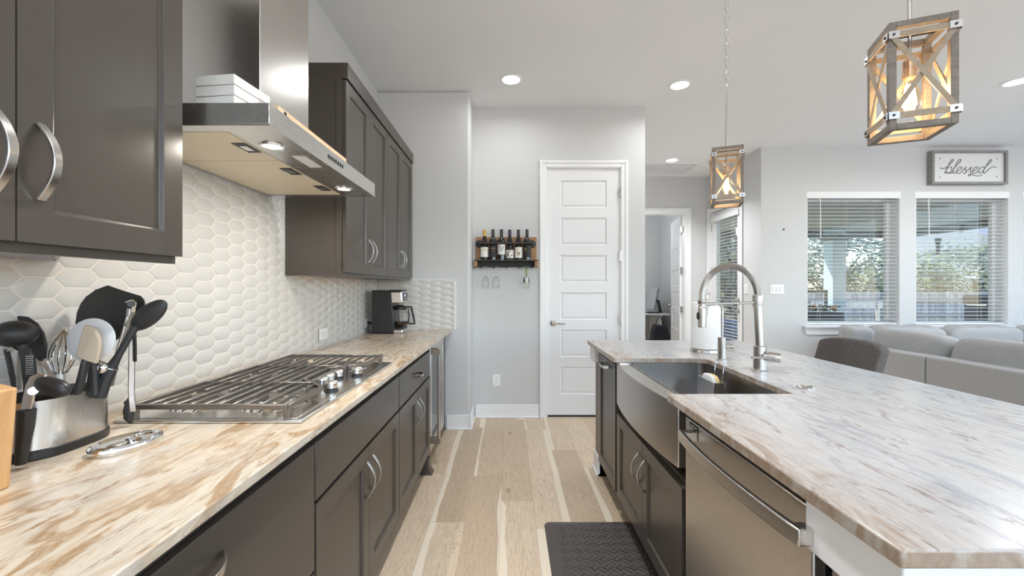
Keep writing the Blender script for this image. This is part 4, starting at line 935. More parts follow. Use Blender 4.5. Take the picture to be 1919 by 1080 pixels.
def wineglass(x, label, deco=False):
    r = thing('wine_glass', label, 'wine glass', (x, by, 1.475), 'wine glasses hung under the rack'); c = (x, by, 1.482)
    MB().lathe([(0, 0.0), (0.033, 0.0), (0.033, -0.0015), (0.006, -0.006), (0, -0.006)], c, n=28).build('foot', 'clear', r)
    L_ = 0.098
    if not deco: MB().cyl((x, by, 1.477), (x, by, 1.482 - L_), 0.0036, n=10).build('stem', 'clear', r)
    else:
        s = MB().cyl((x, by, 1.479), (x, by, 1.482 - L_), 0.006, n=12).build('stem', mat('lime_paint', (0.28, 0.46, 0.06), 0.4), r)
        MB().tube([Vector((x + 0.0064 * math.cos(t * 0.9), by + 0.0064 * math.sin(t * 0.9), 1.478 - 0.094 * t / 34)) for t in range(35)], 0.002, 6).build('stripe', 'ink', s)
    bp = [(0.004, 0), (0.016, -0.006), (0.030, -0.026), (0.036, -0.052), (0.035, -0.085), (0.030, -0.118)]
    b = MB().lathe(bp + [(a - 0.001, h) for a, h in bp[::-1]], (x, by, 1.482 - L_), n=32).build('bowl', 'clear', r)
    if deco:
        for nm, m, sg, z0 in (('black_patch', 'ink', -1, 0), ('black_patch', 'ink', 1, 0), ('white_patch', 'signw', -0.35, 0.012), ('white_patch', 'signw', 0.5, 0.010), ('lime_patch', mat('lime_print', (0.5, 0.55, 0.25), 0.5), 0.08, -0.018)):
            mb = MB()
            for k in range(5):
                h = -0.016 - 0.011 * k + z0 * 0.4; q = 0.027 + 0.0022 * k if k < 4 else 0.0365
                a = sg * 0.85 * (1 - 0.08 * k); wv = 0.28 - 0.05 * abs(k - 2)
                mb.ell((x + q * math.sin(a), by - q * math.cos(a), 1.482 - L_ + h), (q * wv * math.cos(a), q * wv * math.sin(a), 0), (0.002 * math.sin(a), -0.002 * math.cos(a), 0), (0, 0, 0.008), 10, 6)
            mb.build(nm, m, b)
wineglass(-0.226, 'clear wine glass hanging upside down below the gold capped bottle')
wineglass(-0.124, 'clear wine glass hanging upside down second under the rack')
wineglass(0.170, 'hanging wine glass with lime striped stem and painted bowl', True)

# ------------------------------------------------------------------ island
XI = 0.60
def npull(parent, c, ax, n, **k): return arch(parent, c, ax, n, **k)
poly = [(0.56, 0.602), (1.635, 0.602), (1.635, 3.01), (0.56, 3.01), (0.56, 2.255), (0.985, 2.255)]
for k in range(1, 7): t = R(90 - 15 * k); poly.append((0.985 + 0.06 * math.cos(t), 2.195 + 0.06 * math.sin(t)))
poly += [(1.013, 1.493), (0.56, 1.490)]
mb = MB().ext(poly, (0, 0, 0), UX, UY, UZ, 0.872, ZC)
o = mb.build('island_countertop', 'stonei', bevel=0.004)
tag(o, 'pale veined stone island countertop cut out around the farmhouse sink', 'countertop')
# cabinets
r = thing('island_cabinet', 'taupe pull-out island cabinet at the far side of the sink', 'cabinet', (0.9, 2.6, 0), 'taupe island cabinets')
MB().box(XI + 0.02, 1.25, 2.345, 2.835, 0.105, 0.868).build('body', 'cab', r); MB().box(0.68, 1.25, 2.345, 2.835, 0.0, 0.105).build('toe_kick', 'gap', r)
q = shaker(r, (XI + 0.0185, 2.372, 0.125), UY, UZ, -UX, 0.44, 0.715); 
MB().band([(XI - 0.002, 2.53, 0.798), (XI - 0.028, 2.535, 0.796), (XI - 0.034, 2.595, 0.795), (XI - 0.028, 2.655, 0.796), (XI - 0.002, 2.66, 0.798)], UZ, 0.016, 0.006).build('pull_handle', 'nickel', q)
r = thing('island_cabinet', 'taupe two door island cabinet beneath the farmhouse sink', 'cabinet', (0.9, 1.89, 0), 'taupe island cabinets')
mb = MB().box(XI + 0.02, 1.25, 1.452, 2.34, 0.105, 0.60).box(XI + 0.02, 1.25, 1.452, 1.468, 0.60, 0.868).box(XI + 0.02, 1.25, 2.324, 2.34, 0.60, 0.868).box(1.12, 1.25, 1.468, 2.324, 0.60, 0.868)
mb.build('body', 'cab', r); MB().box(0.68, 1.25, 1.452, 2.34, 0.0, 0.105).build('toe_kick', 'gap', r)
for a, b, hy in ((1.458, 1.893, 1.852), (1.897, 2.334, 1.938)):
    q = shaker(r, (XI + 0.0185, a, 0.125), UY, UZ, -UX, b - a, 0.455); arch(q, (XI, hy, 0.445), UZ, -UX)
r = thing('dishwasher', 'stainless dishwasher with bowed bar handle in the island', 'dishwasher', (0.9, 1.13, 0))
MB().box(XI + 0.03, 1.2, 0.826, 1.436, 0.10, 0.862).build('tub', 'black', r)
dd = MB().box(XI, XI + 0.03, 0.832, 1.4335, 0.125, 0.838).build('door', 'steeld', r, bevel=0.004)
MB().box(XI + 0.004, XI + 0.03, 0.832, 1.4335, 0.839, 0.852).build('control_strip', 'black', r, bevel=0.002)
MB().box(XI + 0.02, XI + 0.03, 0.826, 0.8315, 0.115, 0.86).build('gasket', 'black', r)
pts = []
for k in range(17):
    s = -1 + 2 * k / 16; pts.append(Vector((XI - 0.045 - 0.020 * (1 - s * s), 1.083 + s * 0.285, 0.800)))
h = MB().band(pts, UZ, 0.034, 0.014).build('handle_bar', 'nickel', dd, bevel=0.003)
for yy in (0.806, 1.360): MB().box(XI - 0.050, XI, yy - 0.008 if yy < 1 else yy - 0.022, yy + 0.022 if yy < 1 else yy + 0.008, 0.784, 0.816).build('handle_mount', 'steel', h, bevel=0.003)
MB().box(XI - 0.0015, XI, 1.335, 1.395, 0.818, 0.832).build('vent', 'ink', dd); MB().box(XI - 0.0022, XI - 0.0012, 1.342, 1.388, 0.823, 0.827).build('vent_bar', 'steel', dd)
MB().box(XI + 0.06, 1.2, 0.826, 1.436, 0.0, 0.10).build('toe_panel', 'black', r)
def ponywall(label, y0, y1, cy0, cy1):
    r = thing('island_end_wall', label, 'end wall', (0.95, (y0 + y1) / 2, 0), 'island end walls')
    MB().box(0.612, 1.33, y0, y1, 0, 0.77).build('body', 'pony', r, bevel=0.003)
    MB().box(0.578, 1.36, cy0, cy1, 0.770, 0.871).build('frieze', 'trim', r, bevel=0.003)
    MB().box(0.60, 1.342, y0 - 0.001 if y0 < 1 else y0, y1 + 0.012, 0.0, 0.13).box(0.588, 1.35, y0 if y0 > 1 else y0 - 0.001, y1 + 0.018, 0, 0.022).build('baseboard', 'trim', r, bevel=0.003)
ponywall('taupe far end wall of the island with white cap and baseboard', 2.842, 2.975, 2.842, 2.995)
ponywall('near end wall of the island with white frieze board', 0.66, 0.80, 0.618, 0.822)
r = MB().box(1.262, 1.33, 0.825, 2.838, 0.0, 0.868)
tag(r.build('island_back_panel', 'pony'), 'taupe rear panel of the island below the seating overhang', 'panel')

# farmhouse sink
r = thing('farmhouse_sink', 'stainless farmhouse sink with bowed apron front in the island', 'sink', (0.82, 1.89, 0.641))
pl = []
for k in range(25):
    s = -1 + 2 * k / 24; pl.append((0.592 - 0.032 * (1 - s * s), 1.894 + s * 0.418))
pl += [(0.641, 2.312), (0.641, 1.476)]
MB().ext(pl, (0, 0, 0), UX, UY, UZ, 0.642, 0.868).build('apron', 'steeld', r, bevel=0.004, seg=3)
mb = MB(); iz = 0.655; x0, x1, y0, y1 = 0.6415, 1.060, 1.478, 2.300
o_ = [(x0, y0), (x1, y0), (x1, y1), (x0, y1)]
def rrect(x0, x1, y0, y1, q, n=5):
    p = []
    for cx, cy, a in ((x1 - q, y1 - q, 0), (x0 + q, y1 - q, 90), (x0 + q, y0 + q, 180), (x1 - q, y0 + q, 270)):
        for k in range(n + 1): t = R(a + 90 * k / n); p.append((cx + q * math.cos(t), cy + q * math.sin(t)))
    return p
rings = [(rrect(x0, x1, y0, y1, 0.03), 0.8705), (rrect(x0 + 0.008, x1 - 0.008, y0 + 0.008, y1 - 0.008, 0.028), 0.8705), (rrect(x0 + 0.010, x1 - 0.010, y0 + 0.010, y1 - 0.010, 0.026), 0.70), (rrect(x0 + 0.03, x1 - 0.03, y0 + 0.03, y1 - 0.03, 0.02), 0.660), (rrect(x0, x1, y0, y1, 0.03), 0.650)]
k = len(rings[0][0])
for p, z in rings: mb.v += [Vector((a, b, z)) for a, b in p]
for i in range(3):
    for j in range(k): mb.f.append((i * k + j, i * k + (j + 1) % k, (i + 1) * k + (j + 1) % k, (i + 1) * k + j))
mb.f.append(tuple(3 * k + j for j in range(k))); mb.f.append(tuple(4 * k + j for j in range(k))[::-1])
for j in range(k): mb.f.append((4 * k + j, 4 * k + (j + 1) % k, (j + 1) % k, j))
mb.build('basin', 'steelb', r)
MB().lathe([(0.045, 0), (0.045, 0.003), (0.03, 0.004), (0.025, 0.001), (0, 0.001)], (0.87, 1.89, 0.660)).build('drain', 'chrome', r)
MB().box(0.592, 0.655, 2.245, 2.300, 0.868, 0.8715).build('rim_clip', 'chrome', r)

# sponge caddy, sponge
r = thing('sink_caddy', 'small steel caddy hooked over the back edge of the sink', 'caddy', (0.965, 2.02, 0.745))
mb = MB(); cx0, cx1, cy0, cy1, cz0, cz1 = 0.945, 1.0, 1.945, 2.115, 0.745, 0.835; t = 0.002
mb.box(cx0, cx0 + t, cy0, cy1, cz0, cz1).box(cx1 - t, cx1, cy0, cy1, cz0, cz1).box(cx0 + t, cx1 - t, cy0, cy0 + t, cz0, cz1).box(cx0 + t, cx1 - t, cy1 - t, cy1, cz0, cz1).box(cx0 + t, cx1 - t, cy0 + t, cy1 - t, cz0, cz0 + t)
mb.build('bin', 'steel', r, bevel=0.0008)
for yy in (1.985, 2.065): MB().tube([(0.999, yy, 0.80), (1.008, yy, 0.86), (1.012, yy, 0.9035), (1.03, yy, 0.9035), (1.06, yy, 0.9035)], 0.002, 8).build('hook', 'chrome', r)
r = thing('sponge', 'white and yellow kitchen sponge standing in the sink caddy', 'sponge', (0.972, 2.03, 0.748))
MB().ell((0.966, 2.035, 0.805), (0.013, 0, 0), (0, 0.062, 0), (0, 0, 0.055), 24, 16, 0.6).build('scrub_layer', mat('sponge_white', (0.78, 0.79, 0.80), 0.9, bump=0.6, bscale=200), r)
MB().ell((0.984, 2.035, 0.805), (0.010, 0, 0), (0, 0.060, 0), (0, 0, 0.053), 24, 16, 0.6).build('foam_layer', mat('sponge_yellow', (0.78, 0.62, 0.28), 0.9, bump=0.6, bscale=150), r)

# main faucet
fx, fy = 1.126, 1.89
r = thing('kitchen_faucet', 'brushed nickel spring neck pull-down faucet behind the sink', 'faucet', (fx, fy, ZC))
MB().lathe([(0.034, 0), (0.034, 0.005), (0.0275, 0.008), (0.0265, 0.113), (0.020, 0.116), (0, 0.116)], (fx, fy, ZC), n=28).build('base', 'nickel', r)
MB().tube([(fx, fy, 1.012), (fx - 0.012, fy, 1.23)], [0.0185, 0.0165], 18).build('post', 'nickel', r)
MB().lathe([(0.0205, 0), (0.021, 0.012), (0.019, 0.014), (0.019, 0.020), (0.0215, 0.022), (0.0215, 0.050), (0.018, 0.054)], (fx - 0.0105, fy, 1.190), n=24).build('collar', 'nickel', r)
cxa = fx - 0.138; hp = [(fx - 0.012, fy, 1.225)]
for k in range(33):
    t = math.pi * k / 32; hp.append((cxa + 0.126 * math.cos(t), fy - 0.012 * k / 32, 1.232 + 0.140 * math.sin(t)))
hp.append((cxa - 0.127, fy - 0.012, 1.20))
MB().tube(hp, 0.0105, 12).build('hose', 'nickel', r)
V_ = [Vector(p) for p in hp]; dl = [0]
for a, b in zip(V_, V_[1:]): dl.append(dl[-1] + (b - a).length)
sp = []; turns = 95; st = turns * 10
for k in range(st + 1):
    s = dl[-1] * k / st; i = max(j for j in range(len(dl)) if dl[j] <= s + 1e-9); i = min(i, len(V_) - 2)
    p = V_[i].lerp(V_[i + 1], (s - dl[i]) / (dl[i + 1] - dl[i])); d = (V_[i + 1] - V_[i]).normalized(); n1 = Vector((0, 1, 0)); n1 = (n1 - d * n1.dot(d)).normalized(); n2 = d.cross(n1)
    a = 2 * math.pi * turns * k / st; sp.append(p + (n1 * math.cos(a) + n2 * math.sin(a)) * 0.0128)
MB().tube(sp, 0.0016, 5).build('spring', 'nickel', r)
sx = cxa - 0.127
h = MB().lathe([(0.0145, 0.0), (0.0175, 0.002), (0.0175, 0.088), (0.0145, 0.092), (0.0145, 0.104)], (sx, fy - 0.012, 1.098), n=24).build('spray_head', 'nickel', r)
MB().ell((sx - 0.019, fy - 0.014, 1.150), (0.006, 0, 0), (0, 0.009, 0), (0, 0, 0.018), 14, 8).build('spray_button', 'black', h)
MB().lathe([(0.0165, 0), (0.0185, 0.003), (0.0185, 0.018), (0.0155, 0.021)], (sx, fy - 0.012, 1.203), n=24).build('hose_cuff', 'nickel', r)
MB().cyl((fx - 0.02, fy, 1.208), (sx + 0.012, fy - 0.012, 1.202), 0.0055, n=12).cyl((sx + 0.06, fy - 0.010, 1.203), (sx + 0.012, fy - 0.012, 1.202), 0.0075, n=12).build('support_arm', 'nickel', r)
l = MB().cyl((fx + 0.015, fy - 0.03, 0.972), (fx + 0.058, fy - 0.052, 0.968), 0.021, n=22).cyl((fx + 0.0, fy - 0.022, 0.972), (fx + 0.02, fy - 0.033, 0.972), 0.014, n=18).build('valve', 'nickel', r, bevel=0.002)
MB().tube([(fx + 0.03, fy - 0.055, 0.969), (fx - 0.03, fy - 0.062, 0.971), (fx - 0.075, fy - 0.066, 0.973)], [0.0075, 0.006, 0.005], 10).build('lever', 'nickel', l)

# filtered water tap
gx, gy = 1.105, 2.186
r = thing('filter_tap', 'small brushed nickel drinking water tap beside the paper towels', 'tap', (gx, gy, ZC))
MB().lathe([(0.026, 0), (0.026, 0.005), (0.021, 0.007), (0.0205, 0.118), (0, 0.119)], (gx, gy, ZC), n=24).build('base', 'nickel', r)
pts = [(gx + 0.002, gy, 1.015), (gx + 0.004, gy, 1.10), (gx + 0.003, gy, 1.155)]
for k in range(9): t = math.pi * k / 9; pts.append((gx - 0.037 + 0.040 * math.cos(t), gy, 1.160 + 0.034 * math.sin(t)))
pts += [(gx - 0.079, gy, 1.145), (gx - 0.083, gy, 1.138)]
MB().tube(pts, 0.0052, 10).build('gooseneck', 'nickel', r); MB().cyl((gx - 0.080, gy, 1.152), (gx - 0.086, gy, 1.132), 0.0075, n=12).build('nozzle', 'nickel', r)
MB().cyl((gx + 0.015, gy - 0.005, 0.972), (gx + 0.045, gy - 0.012, 0.972), 0.010, n=16).cyl((gx + 0.040, gy - 0.012, 0.972), (gx + 0.052, gy - 0.015, 0.972), 0.0135, n=18).build('valve_knob', 'nickel', r, bevel=0.0015)

# paper towel
tx, ty = 1.149, 2.46
r = thing('paper_towel_holder', 'round steel paper towel stand on the island', 'paper towel holder', (tx, ty, ZC))
MB().lathe([(0.084, 0), (0.086, 0.004), (0.083, 0.018), (0.078, 0.021), (0, 0.022)], (tx, ty, ZC), n=40).build('base', 'steelh', r)
MB().cyl((tx, ty, ZC + 0.022), (tx, ty, 1.205), 0.008, n=14).build('rod', 'nickel', r)
MB().lathe([(0.010, 0), (0.020, 0.004), (0.021, 0.030), (0.026, 0.036), (0.025, 0.040), (0, 0.040)], (tx + 0.03 - 0.03, ty, 1.204), n=22).build('finial', 'nickel', r)
mb = MB(); pr = [(0.02, 0.0), (0.077, 0.0), (0.079, 0.004), (0.079, 0.262), (0.077, 0.266), (0.02, 0.266), (0.02, 0.0)]
mb.lathe(pr, (tx, ty, ZC + 0.0235), n=48)
mb.tube([(tx - 0.0795, ty - 0.01, ZC + 0.03), (tx - 0.0795, ty - 0.01, ZC + 0.28)], 0.001, 5)
tag(mb.build('paper_towel_roll', 'towel'), 'roll of white quilted paper towels on the steel stand', 'paper towel')
r = thing('air_switch', 'round nickel disposal button set in the island top', 'button', (1.112, 1.578, ZC))
MB().lathe([(0.030, 0), (0.030, 0.004), (0.024, 0.007), (0.023, 0.005), (0.018, 0.006), (0, 0.0065)], (1.112, 1.578, ZC), n=28).build('bezel', 'nickel', r)

# kitchen mat
r = thing('kitchen_mat', 'dark basketweave cushioned floor mat in front of the island', 'mat', (0.44, 1.75, 0))
def rpoly(x0, x1, y0, y1, q): return rrect(x0, x1, y0, y1, q, 6)
mb = MB(); rr_ = [(rpoly(0.190, 0.690, 1.10, 2.286, 0.035), 0.0), (rpoly(0.190, 0.690, 1.10, 2.286, 0.035), 0.004), (rpoly(0.235, 0.645, 1.145, 2.241, 0.02), 0.0175)]
k = len(rr_[0][0])
for p, z in rr_: mb.v += [Vector((a, b, z)) for a, b in p]
for i in range(2):
    for j in range(k): mb.f.append((i * k + j, i * k + (j + 1) % k, (i + 1) * k + (j + 1) % k, (i + 1) * k + j))
mb.f.append(tuple(range(k))[::-1]); mb.f.append(tuple(2 * k + j for j in range(k)))
mb.build('border', 'matedge', r)
MB().ext(rpoly(0.238, 0.642, 1.148, 2.238, 0.018), (0, 0, 0), UX, UY, UZ, 0.0172, 0.019).build('woven_pad', 'mat', r)

# ------------------------------------------------------------------ pendants
def pendant(label, cx, cy, zb):
    r = thing('pendant_lamp', label, 'pendant lamp', (cx, cy, zb), 'caged pendant lamps over the island')
    S, Hh, p = 0.148, 0.300, 0.017; a0 = R(-22)
    RX, RY = Vector((math.cos(a0), math.sin(a0), 0)), Vector((-math.sin(a0), math.cos(a0), 0)); C = Vector((cx, cy, zb)); h = S / 2
    P = lambda a, b, z: C + RX * a + RY * b + Z * z
    cor = [(-h + p / 2, -h + p / 2), (h - p / 2, -h + p / 2), (h - p / 2, h - p / 2), (-h + p / 2, h - p / 2)]
    for a, b in cor: MB().bar(P(a, b, 0), P(a, b, Hh), p, p, RX).build('post', 'greywood', r, bevel=0.001)
    for i in range(4):
        (a, b), (c, d) = cor[i], cor[(i + 1) % 4]; u = Vector((c - a, d - b, 0)).normalized()
        for z in (p / 2, Hh - p / 2): MB().bar(P(a + u.x * p / 2, b + u.y * p / 2, z), P(c - u.x * p / 2, d - u.y * p / 2, z), p, p).build('rail', 'greywood', r, bevel=0.001)
        n = Vector((u.y, -u.x, 0)); off = p / 2 + 0.0025; zs = (0.038, Hh - 0.038)
        for z in zs: MB().bar(P(a + n.x * off, b + n.y * off, z), P(c + n.x * off, d + n.y * off, z), 0.004, 0.016).build('strap', 'strap', r)
        for z0, z1, o2 in ((zs[0] + 0.006, zs[1] - 0.006, 0.0), (zs[1] - 0.006, zs[0] + 0.006, 0.004)):
            e = off - 0.001 + o2 - 0.003
            MB().bar(P(a + n.x * e, b + n.y * e, z0), P(c + n.x * e, d + n.y * e, z1), 0.0035, 0.013).build('cross_brace', 'strap', r)
        for (q0, q1), s in (((a, b), 1), ((c, d), -1)):
            for z in zs:
                k_ = MB().bar(P(q0 + n.x * (off + 0.003) - u.x * s * 0.011, q1 + n.y * (off + 0.003) - u.y * s * 0.011, z), P(q0 + n.x * (off + 0.003) + u.x * s * 0.013, q1 + n.y * (off + 0.003) + u.y * s * 0.013, z), 0.002, 0.020).build('corner_plate', 'nickel', r)
                w_ = P(q0 + n.x * (off + 0.004), q1 + n.y * (off + 0.004), z); nn = RX * n.x + RY * n.y
                MB().lathe([(0.0035, 0), (0.0033, 0.002), (0, 0.003)], w_, nn, 10).build('bolt', 'dark', k_)
    MB().bar(P(-h + p, 0, Hh - p / 2), P(h - p, 0, Hh - p / 2), 0.02, 0.006).build('cross_bar', 'dark', r)
    MB().cyl(P(0, 0, 0.215), P(0, 0, 0.63), 0.0052, n=12).build('rod', 'nickel', r)
    MB().lathe([(0.006, 0.222), (0.016, 0.214), (0.0165, 0.165), (0.014, 0.162), (0, 0.162)], C, n=24).build('socket', mat('copper_socket', (0.60, 0.42, 0.28), 0.3, 0.9) if 'copper_socket' not in bpy.data.materials else bpy.data.materials['copper_socket'], r)
    b = MB().lathe([(0.010, 0.165), (0.0125, 0.150), (0.022, 0.125), (0.0275, 0.100), (0.025, 0.078), (0.014, 0.064), (0, 0.061)], C, n=28).build('bulb', glassy('bulb_glass', (1.0, 0.90, 0.75), 0.10, 0.0, 0.4) if 'bulb_glass' not in bpy.data.materials else bpy.data.materials['bulb_glass'], r)
    mb = MB()
    for k in range(8):
        a = 2 * math.pi * k / 8; mb.cyl(C + Vector((0.007 * math.cos(a), 0.007 * math.sin(a), 0.145)), C + Vector((0.014 * math.cos(a), 0.014 * math.sin(a), 0.085)), 0.0028, n=6)
    mb.build('filament', 'bulb', b)
    l = bpy.data.lights.new('pendant_glow', 'POINT'); l.energy = 5.0; l.color = (1, 0.74, 0.44); l.shadow_soft_size = 0.018
    o = bpy.data.objects.new('pendant_glow', l); COL.objects.link(o); o.parent = r; o.location = (0, 0, 0.108)
    z = 0.632; i = 0
    MB().tube([P(0, 0, z - 0.004) + Vector((0.009 * math.cos(t), 0, 0.010 + 0.011 * math.sin(t))) for t in [2 * math.pi * k / 14 for k in range(14)]], 0.0022, 6, closed=True).build('loop', 'chrome', r)
    z += 0.018
    while zb + z < HC - 0.03:
        d = RX if i % 2 else RY; pts = []
        for k in range(18):
            t = 2 * math.pi * k / 18; pts.append(P(0, 0, z + 0.019) + d * 0.009 * math.cos(t) * (1 if abs(math.sin(t)) < 0.9 else 1) + Z * 0.023 * math.copysign(abs(math.sin(t)) ** 0.75, math.sin(t)))
        MB().tube(pts, 0.0021, 6, closed=True).build('chain_link', 'chrome', r); z += 0.037; i += 1
    MB().lathe([(0, HC - zb), (0.062, HC - zb), (0.060, HC - zb - 0.016), (0.012, HC - zb - 0.024), (0, HC - zb - 0.024)], C, n=32).build('canopy', 'nickel', r)
    return r
p1 = pendant('caged wood pendant lamp nearest, large at the top of the view', 1.159, 1.219, 1.716)
p2 = pendant('caged wood pendant lamp hanging above the faucet', 1.174, 2.274, 1.718)

# ------------------------------------------------------------------ living area
r = thing('bar_stool', 'charcoal upholstered stool back at the far side of the island', 'stool', (1.90, 2.60, 0))
mb = MB(); n = 14
def sback(u, v, e):
    y = 2.365 + 0.475 * u; top = 0.955 - 0.03 * (2 * u - 1) ** 4 + 0.0; x = 2.015 + 0.05 * math.sin(math.pi * u) + 0.10 * v + (e * 0.03)
    return Vector((x, y, 0.58 + (top - 0.58) * v))
k = 16
for e in (-1, 1):
    for j in range(9):
        for i in range(k + 1): mb.v.append(sback(i / k, j / 8, e))
W_ = k + 1; HF = 9 * W_
for s in (0, 1):
    for j in range(8):
        for i in range(k): mb.f.append(tuple(s * HF + q for q in (j * W_ + i, j * W_ + i + 1, (j + 1) * W_ + i + 1, (j + 1) * W_ + i)))
bd = [i for i in range(W_)] + [j * W_ + k for j in range(1, 9)] + [8 * W_ + i for i in range(k - 1, -1, -1)] + [j * W_ for j in range(7, 0, -1)]
for a, b in zip(bd, bd[1:] + bd[:1]): mb.f.append((a, b, b + HF, a + HF))
mb.build('backrest', 'stool', r, bevel=0.014, seg=4, smooth=60)
MB().box(1.66, 2.05, 2.37, 2.83, 0.58, 0.67).build('seat', 'stool', r, bevel=0.03, seg=4)
for a, b in ((1.69, 2.40), (1.69, 2.80), (2.03, 2.40), (2.03, 2.80)): MB().cyl((a, b, 0.58), (a, b, 0.0), 0.02, 0.014, n=10).build('leg', 'dark', r)
MB().tube([(1.69, 2.40, 0.22), (1.69, 2.80, 0.22)], 0.01, 8).build('footrest', 'dark', r)

r = thing('sectional_sofa', 'grey fabric corner sectional sofa under the windows', 'sofa', (4.6, 4.1, 0))
MB().box(3.70, 3.86, 3.757, 4.93, 0.06, 0.667).build('back_frame', 'sofa', r, bevel=0.022, seg=3)
MB().box(3.70, 3.86, 2.05, 3.750, 0.06, 0.667).build('back_frame', 'sofa', r, bevel=0.022, seg=3)
MB().box(3.865, 7.6, 4.90, 5.04, 0.06, 0.667).build('back_frame', 'sofa', r, bevel=0.022, seg=3)
MB().box(3.865, 4.75, 2.05, 4.895, 0.06, 0.27).build('seat_base', 'sofa', r, bevel=0.02)
MB().box(4.755, 7.6, 4.0, 4.895, 0.06, 0.27).build('seat_base', 'sofa', r, bevel=0.02)
def pad(nm, c, sx, sy, sz, e=0.42, wob=0.03, tilt=None, seed=0):
    c = Vector(c); ax, ay, az = Vector((sx, 0, 0)), Vector((0, sy, 0)), Vector((0, 0, sz))
    if tilt: q = Matrix.Rotation(R(tilt[0]), 3, tilt[1]); ax, ay, az = q @ ax, q @ ay, q @ az
    o = MB().ell(c, ax, ay, az, 56, 32, e, wob, seed).build(nm, 'sofa', r, smooth=70)
    cr = MB().tube([c + ax * 0.0 + ay * (0.985 * math.copysign(abs(math.cos(t)) ** e, math.cos(t))) + az * (0.985 * math.copysign(abs(math.sin(t)) ** e, math.sin(t))) for t in [2 * math.pi * k / 60 for k in range(60)]] if sx < sy else
                  [c + ax * (0.985 * math.copysign(abs(math.cos(t)) ** e, math.cos(t))) + az * (0.985 * math.copysign(abs(math.sin(t)) ** e, math.sin(t))) for t in [2 * math.pi * k / 60 for k in range(60)]], 0.005, 6, closed=True).build('piping', 'sofa', o)
    return o
for i, (y0, y1) in enumerate(((2.12, 2.92), (2.94, 3.72), (3.76, 4.52))):
    pad('back_cushion', (3.975, (y0 + y1) / 2, 0.645), 0.125, (y1 - y0) / 2, 0.205, 0.40, 0.022, (8, 'Y'), i)
for i, (x0, x1) in enumerate(((3.80, 4.07), (4.085, 4.915), (4.935, 5.765), (5.785, 6.60), (6.62, 7.45))):
    pad('back_cushion', ((x0 + x1) / 2, 4.80, 0.640), (x1 - x0) / 2, 0.115, 0.205, 0.36, 0.022, (8, 'X'), 10 + i)
for i, (y0, y1) in enumerate(((2.10, 2.93), (2.95, 3.90))): pad('seat_cushion', (4.36, (y0 + y1) / 2, 0.36), 0.36, (y1 - y0) / 2, 0.09, 0.35, 0.01, None, 20 + i)
for i, (x0, x1) in enumerate(((4.0, 4.9), (4.92, 5.76), (5.78, 6.62), (6.64, 7.5))): pad('seat_cushion', ((x0 + x1) / 2, 4.34, 0.36), (x1 - x0) / 2, 0.36, 0.09, 0.35, 0.01, None, 30 + i)

# blessed sign
SX0, SX1, SZ0, SZ1, SY = 5.27, 6.215, 2.565, 2.985, 5.314
r = thing('wall_sign', 'grey framed white sign lettered blessed above the windows', 'sign', ((SX0 + SX1) / 2, SY, SZ0))
MB().box(SX0, SX0 + 0.03, SY - 0.07, SY, SZ0, SZ1).box(SX1 - 0.03, SX1, SY - 0.07, SY, SZ0, SZ1).box(SX0 + 0.03, SX1 - 0.03, SY - 0.07, SY, SZ0, SZ0 + 0.03).box(SX0 + 0.03, SX1 - 0.03, SY - 0.07, SY, SZ1 - 0.03, SZ1).build('frame', 'signf', r, bevel=0.002)
MB().box(SX0 + 0.03, SX1 - 0.03, SY - 0.045, SY - 0.001, SZ0 + 0.03, SZ1 - 0.03).build('board', 'signw', r)
# the lettering, traced on a 1500 x 660 board
BX = lambda u: SX0 + 0.03 + (u - 240) / 1495 * (SX1 - SX0 - 0.06); BZ = lambda v: SZ1 - 0.03 - (v - 175) / 655 * (SZ1 - SZ0 - 0.06)
def spl(pts, n=6):
    out_ = []; P = [pts[0]] + pts + [pts[-1]]
    for i in range(1, len(P) - 2):
        for k in range(n):
            t = k / n; a, b, c, d = P[i - 1], P[i], P[i + 1], P[i + 2]
            out_.append(tuple(0.5 * (2 * b[q] + (c[q] - a[q]) * t + (2 * a[q] - 5 * b[q] + 4 * c[q] - d[q]) * t * t + (3 * b[q] - a[q] - 3 * c[q] + d[q]) * t ** 3) for q in (0, 1)))
    return out_ + [pts[-1]]
strokes = [
 [(395, 500), (425, 520), (465, 520), (515, 500), (580, 440), (640, 380), (675, 330), (660, 316), (630, 330), (590, 400), (545, 490), (510, 570), (488, 635)],
 [(500, 610), (530, 540), (580, 492), (625, 490), (640, 530), (625, 585), (590, 622), (545, 630), (515, 618), (540, 602), (580, 620), (615, 630), (650, 600), (690, 510)],
 [(690, 510), (760, 430), (815, 370), (828, 328), (810, 316), (780, 335), (730, 430), (690, 520), (665, 590), (672, 628), (700, 625), (745, 580)],
 [(745, 580), (800, 560), (845, 520), (850, 490), (815, 487), (770, 520), (742, 580), (745, 620), (785, 635), (835, 605), (900, 530), (945, 485)],
 [(945, 485), (925, 520), (930, 560), (940, 600), (920, 635), (893, 632), (895, 615)],
 [(935, 600), (985, 550), (1030, 510), (1055, 485), (1040, 520), (1030, 570), (1040, 640), (1030, 685), (1000, 690), (990, 665), (1020, 655), (1080, 665), (1150, 685), (1220, 690), (1278, 672)],
 [(1080, 590), (1130, 560), (1180, 520), (1188, 490), (1150, 487), (1105, 520), (1075, 580), (1080, 622), (1120, 635), (1165, 605), (1215, 560)],
 [(1325, 500), (1285, 487), (1245, 510), (1212, 570), (1212, 618), (1240, 632), (1290, 590), (1335, 510), (1400, 400), (1440, 330), (1465, 316), (1475, 340), (1440, 400), (1370, 470), (1325, 540), (1305, 600), (1320, 632), (1350, 615), (1420, 540), (1490, 490), (1540, 485), (1580, 500)]]
mb = MB()
for s_ in strokes:
    mb.tube([(BX(a), SY - 0.0455, BZ(b)) for a, b in spl(s_)], 0.0052, 6)
mb.build('lettering', 'signink', r)
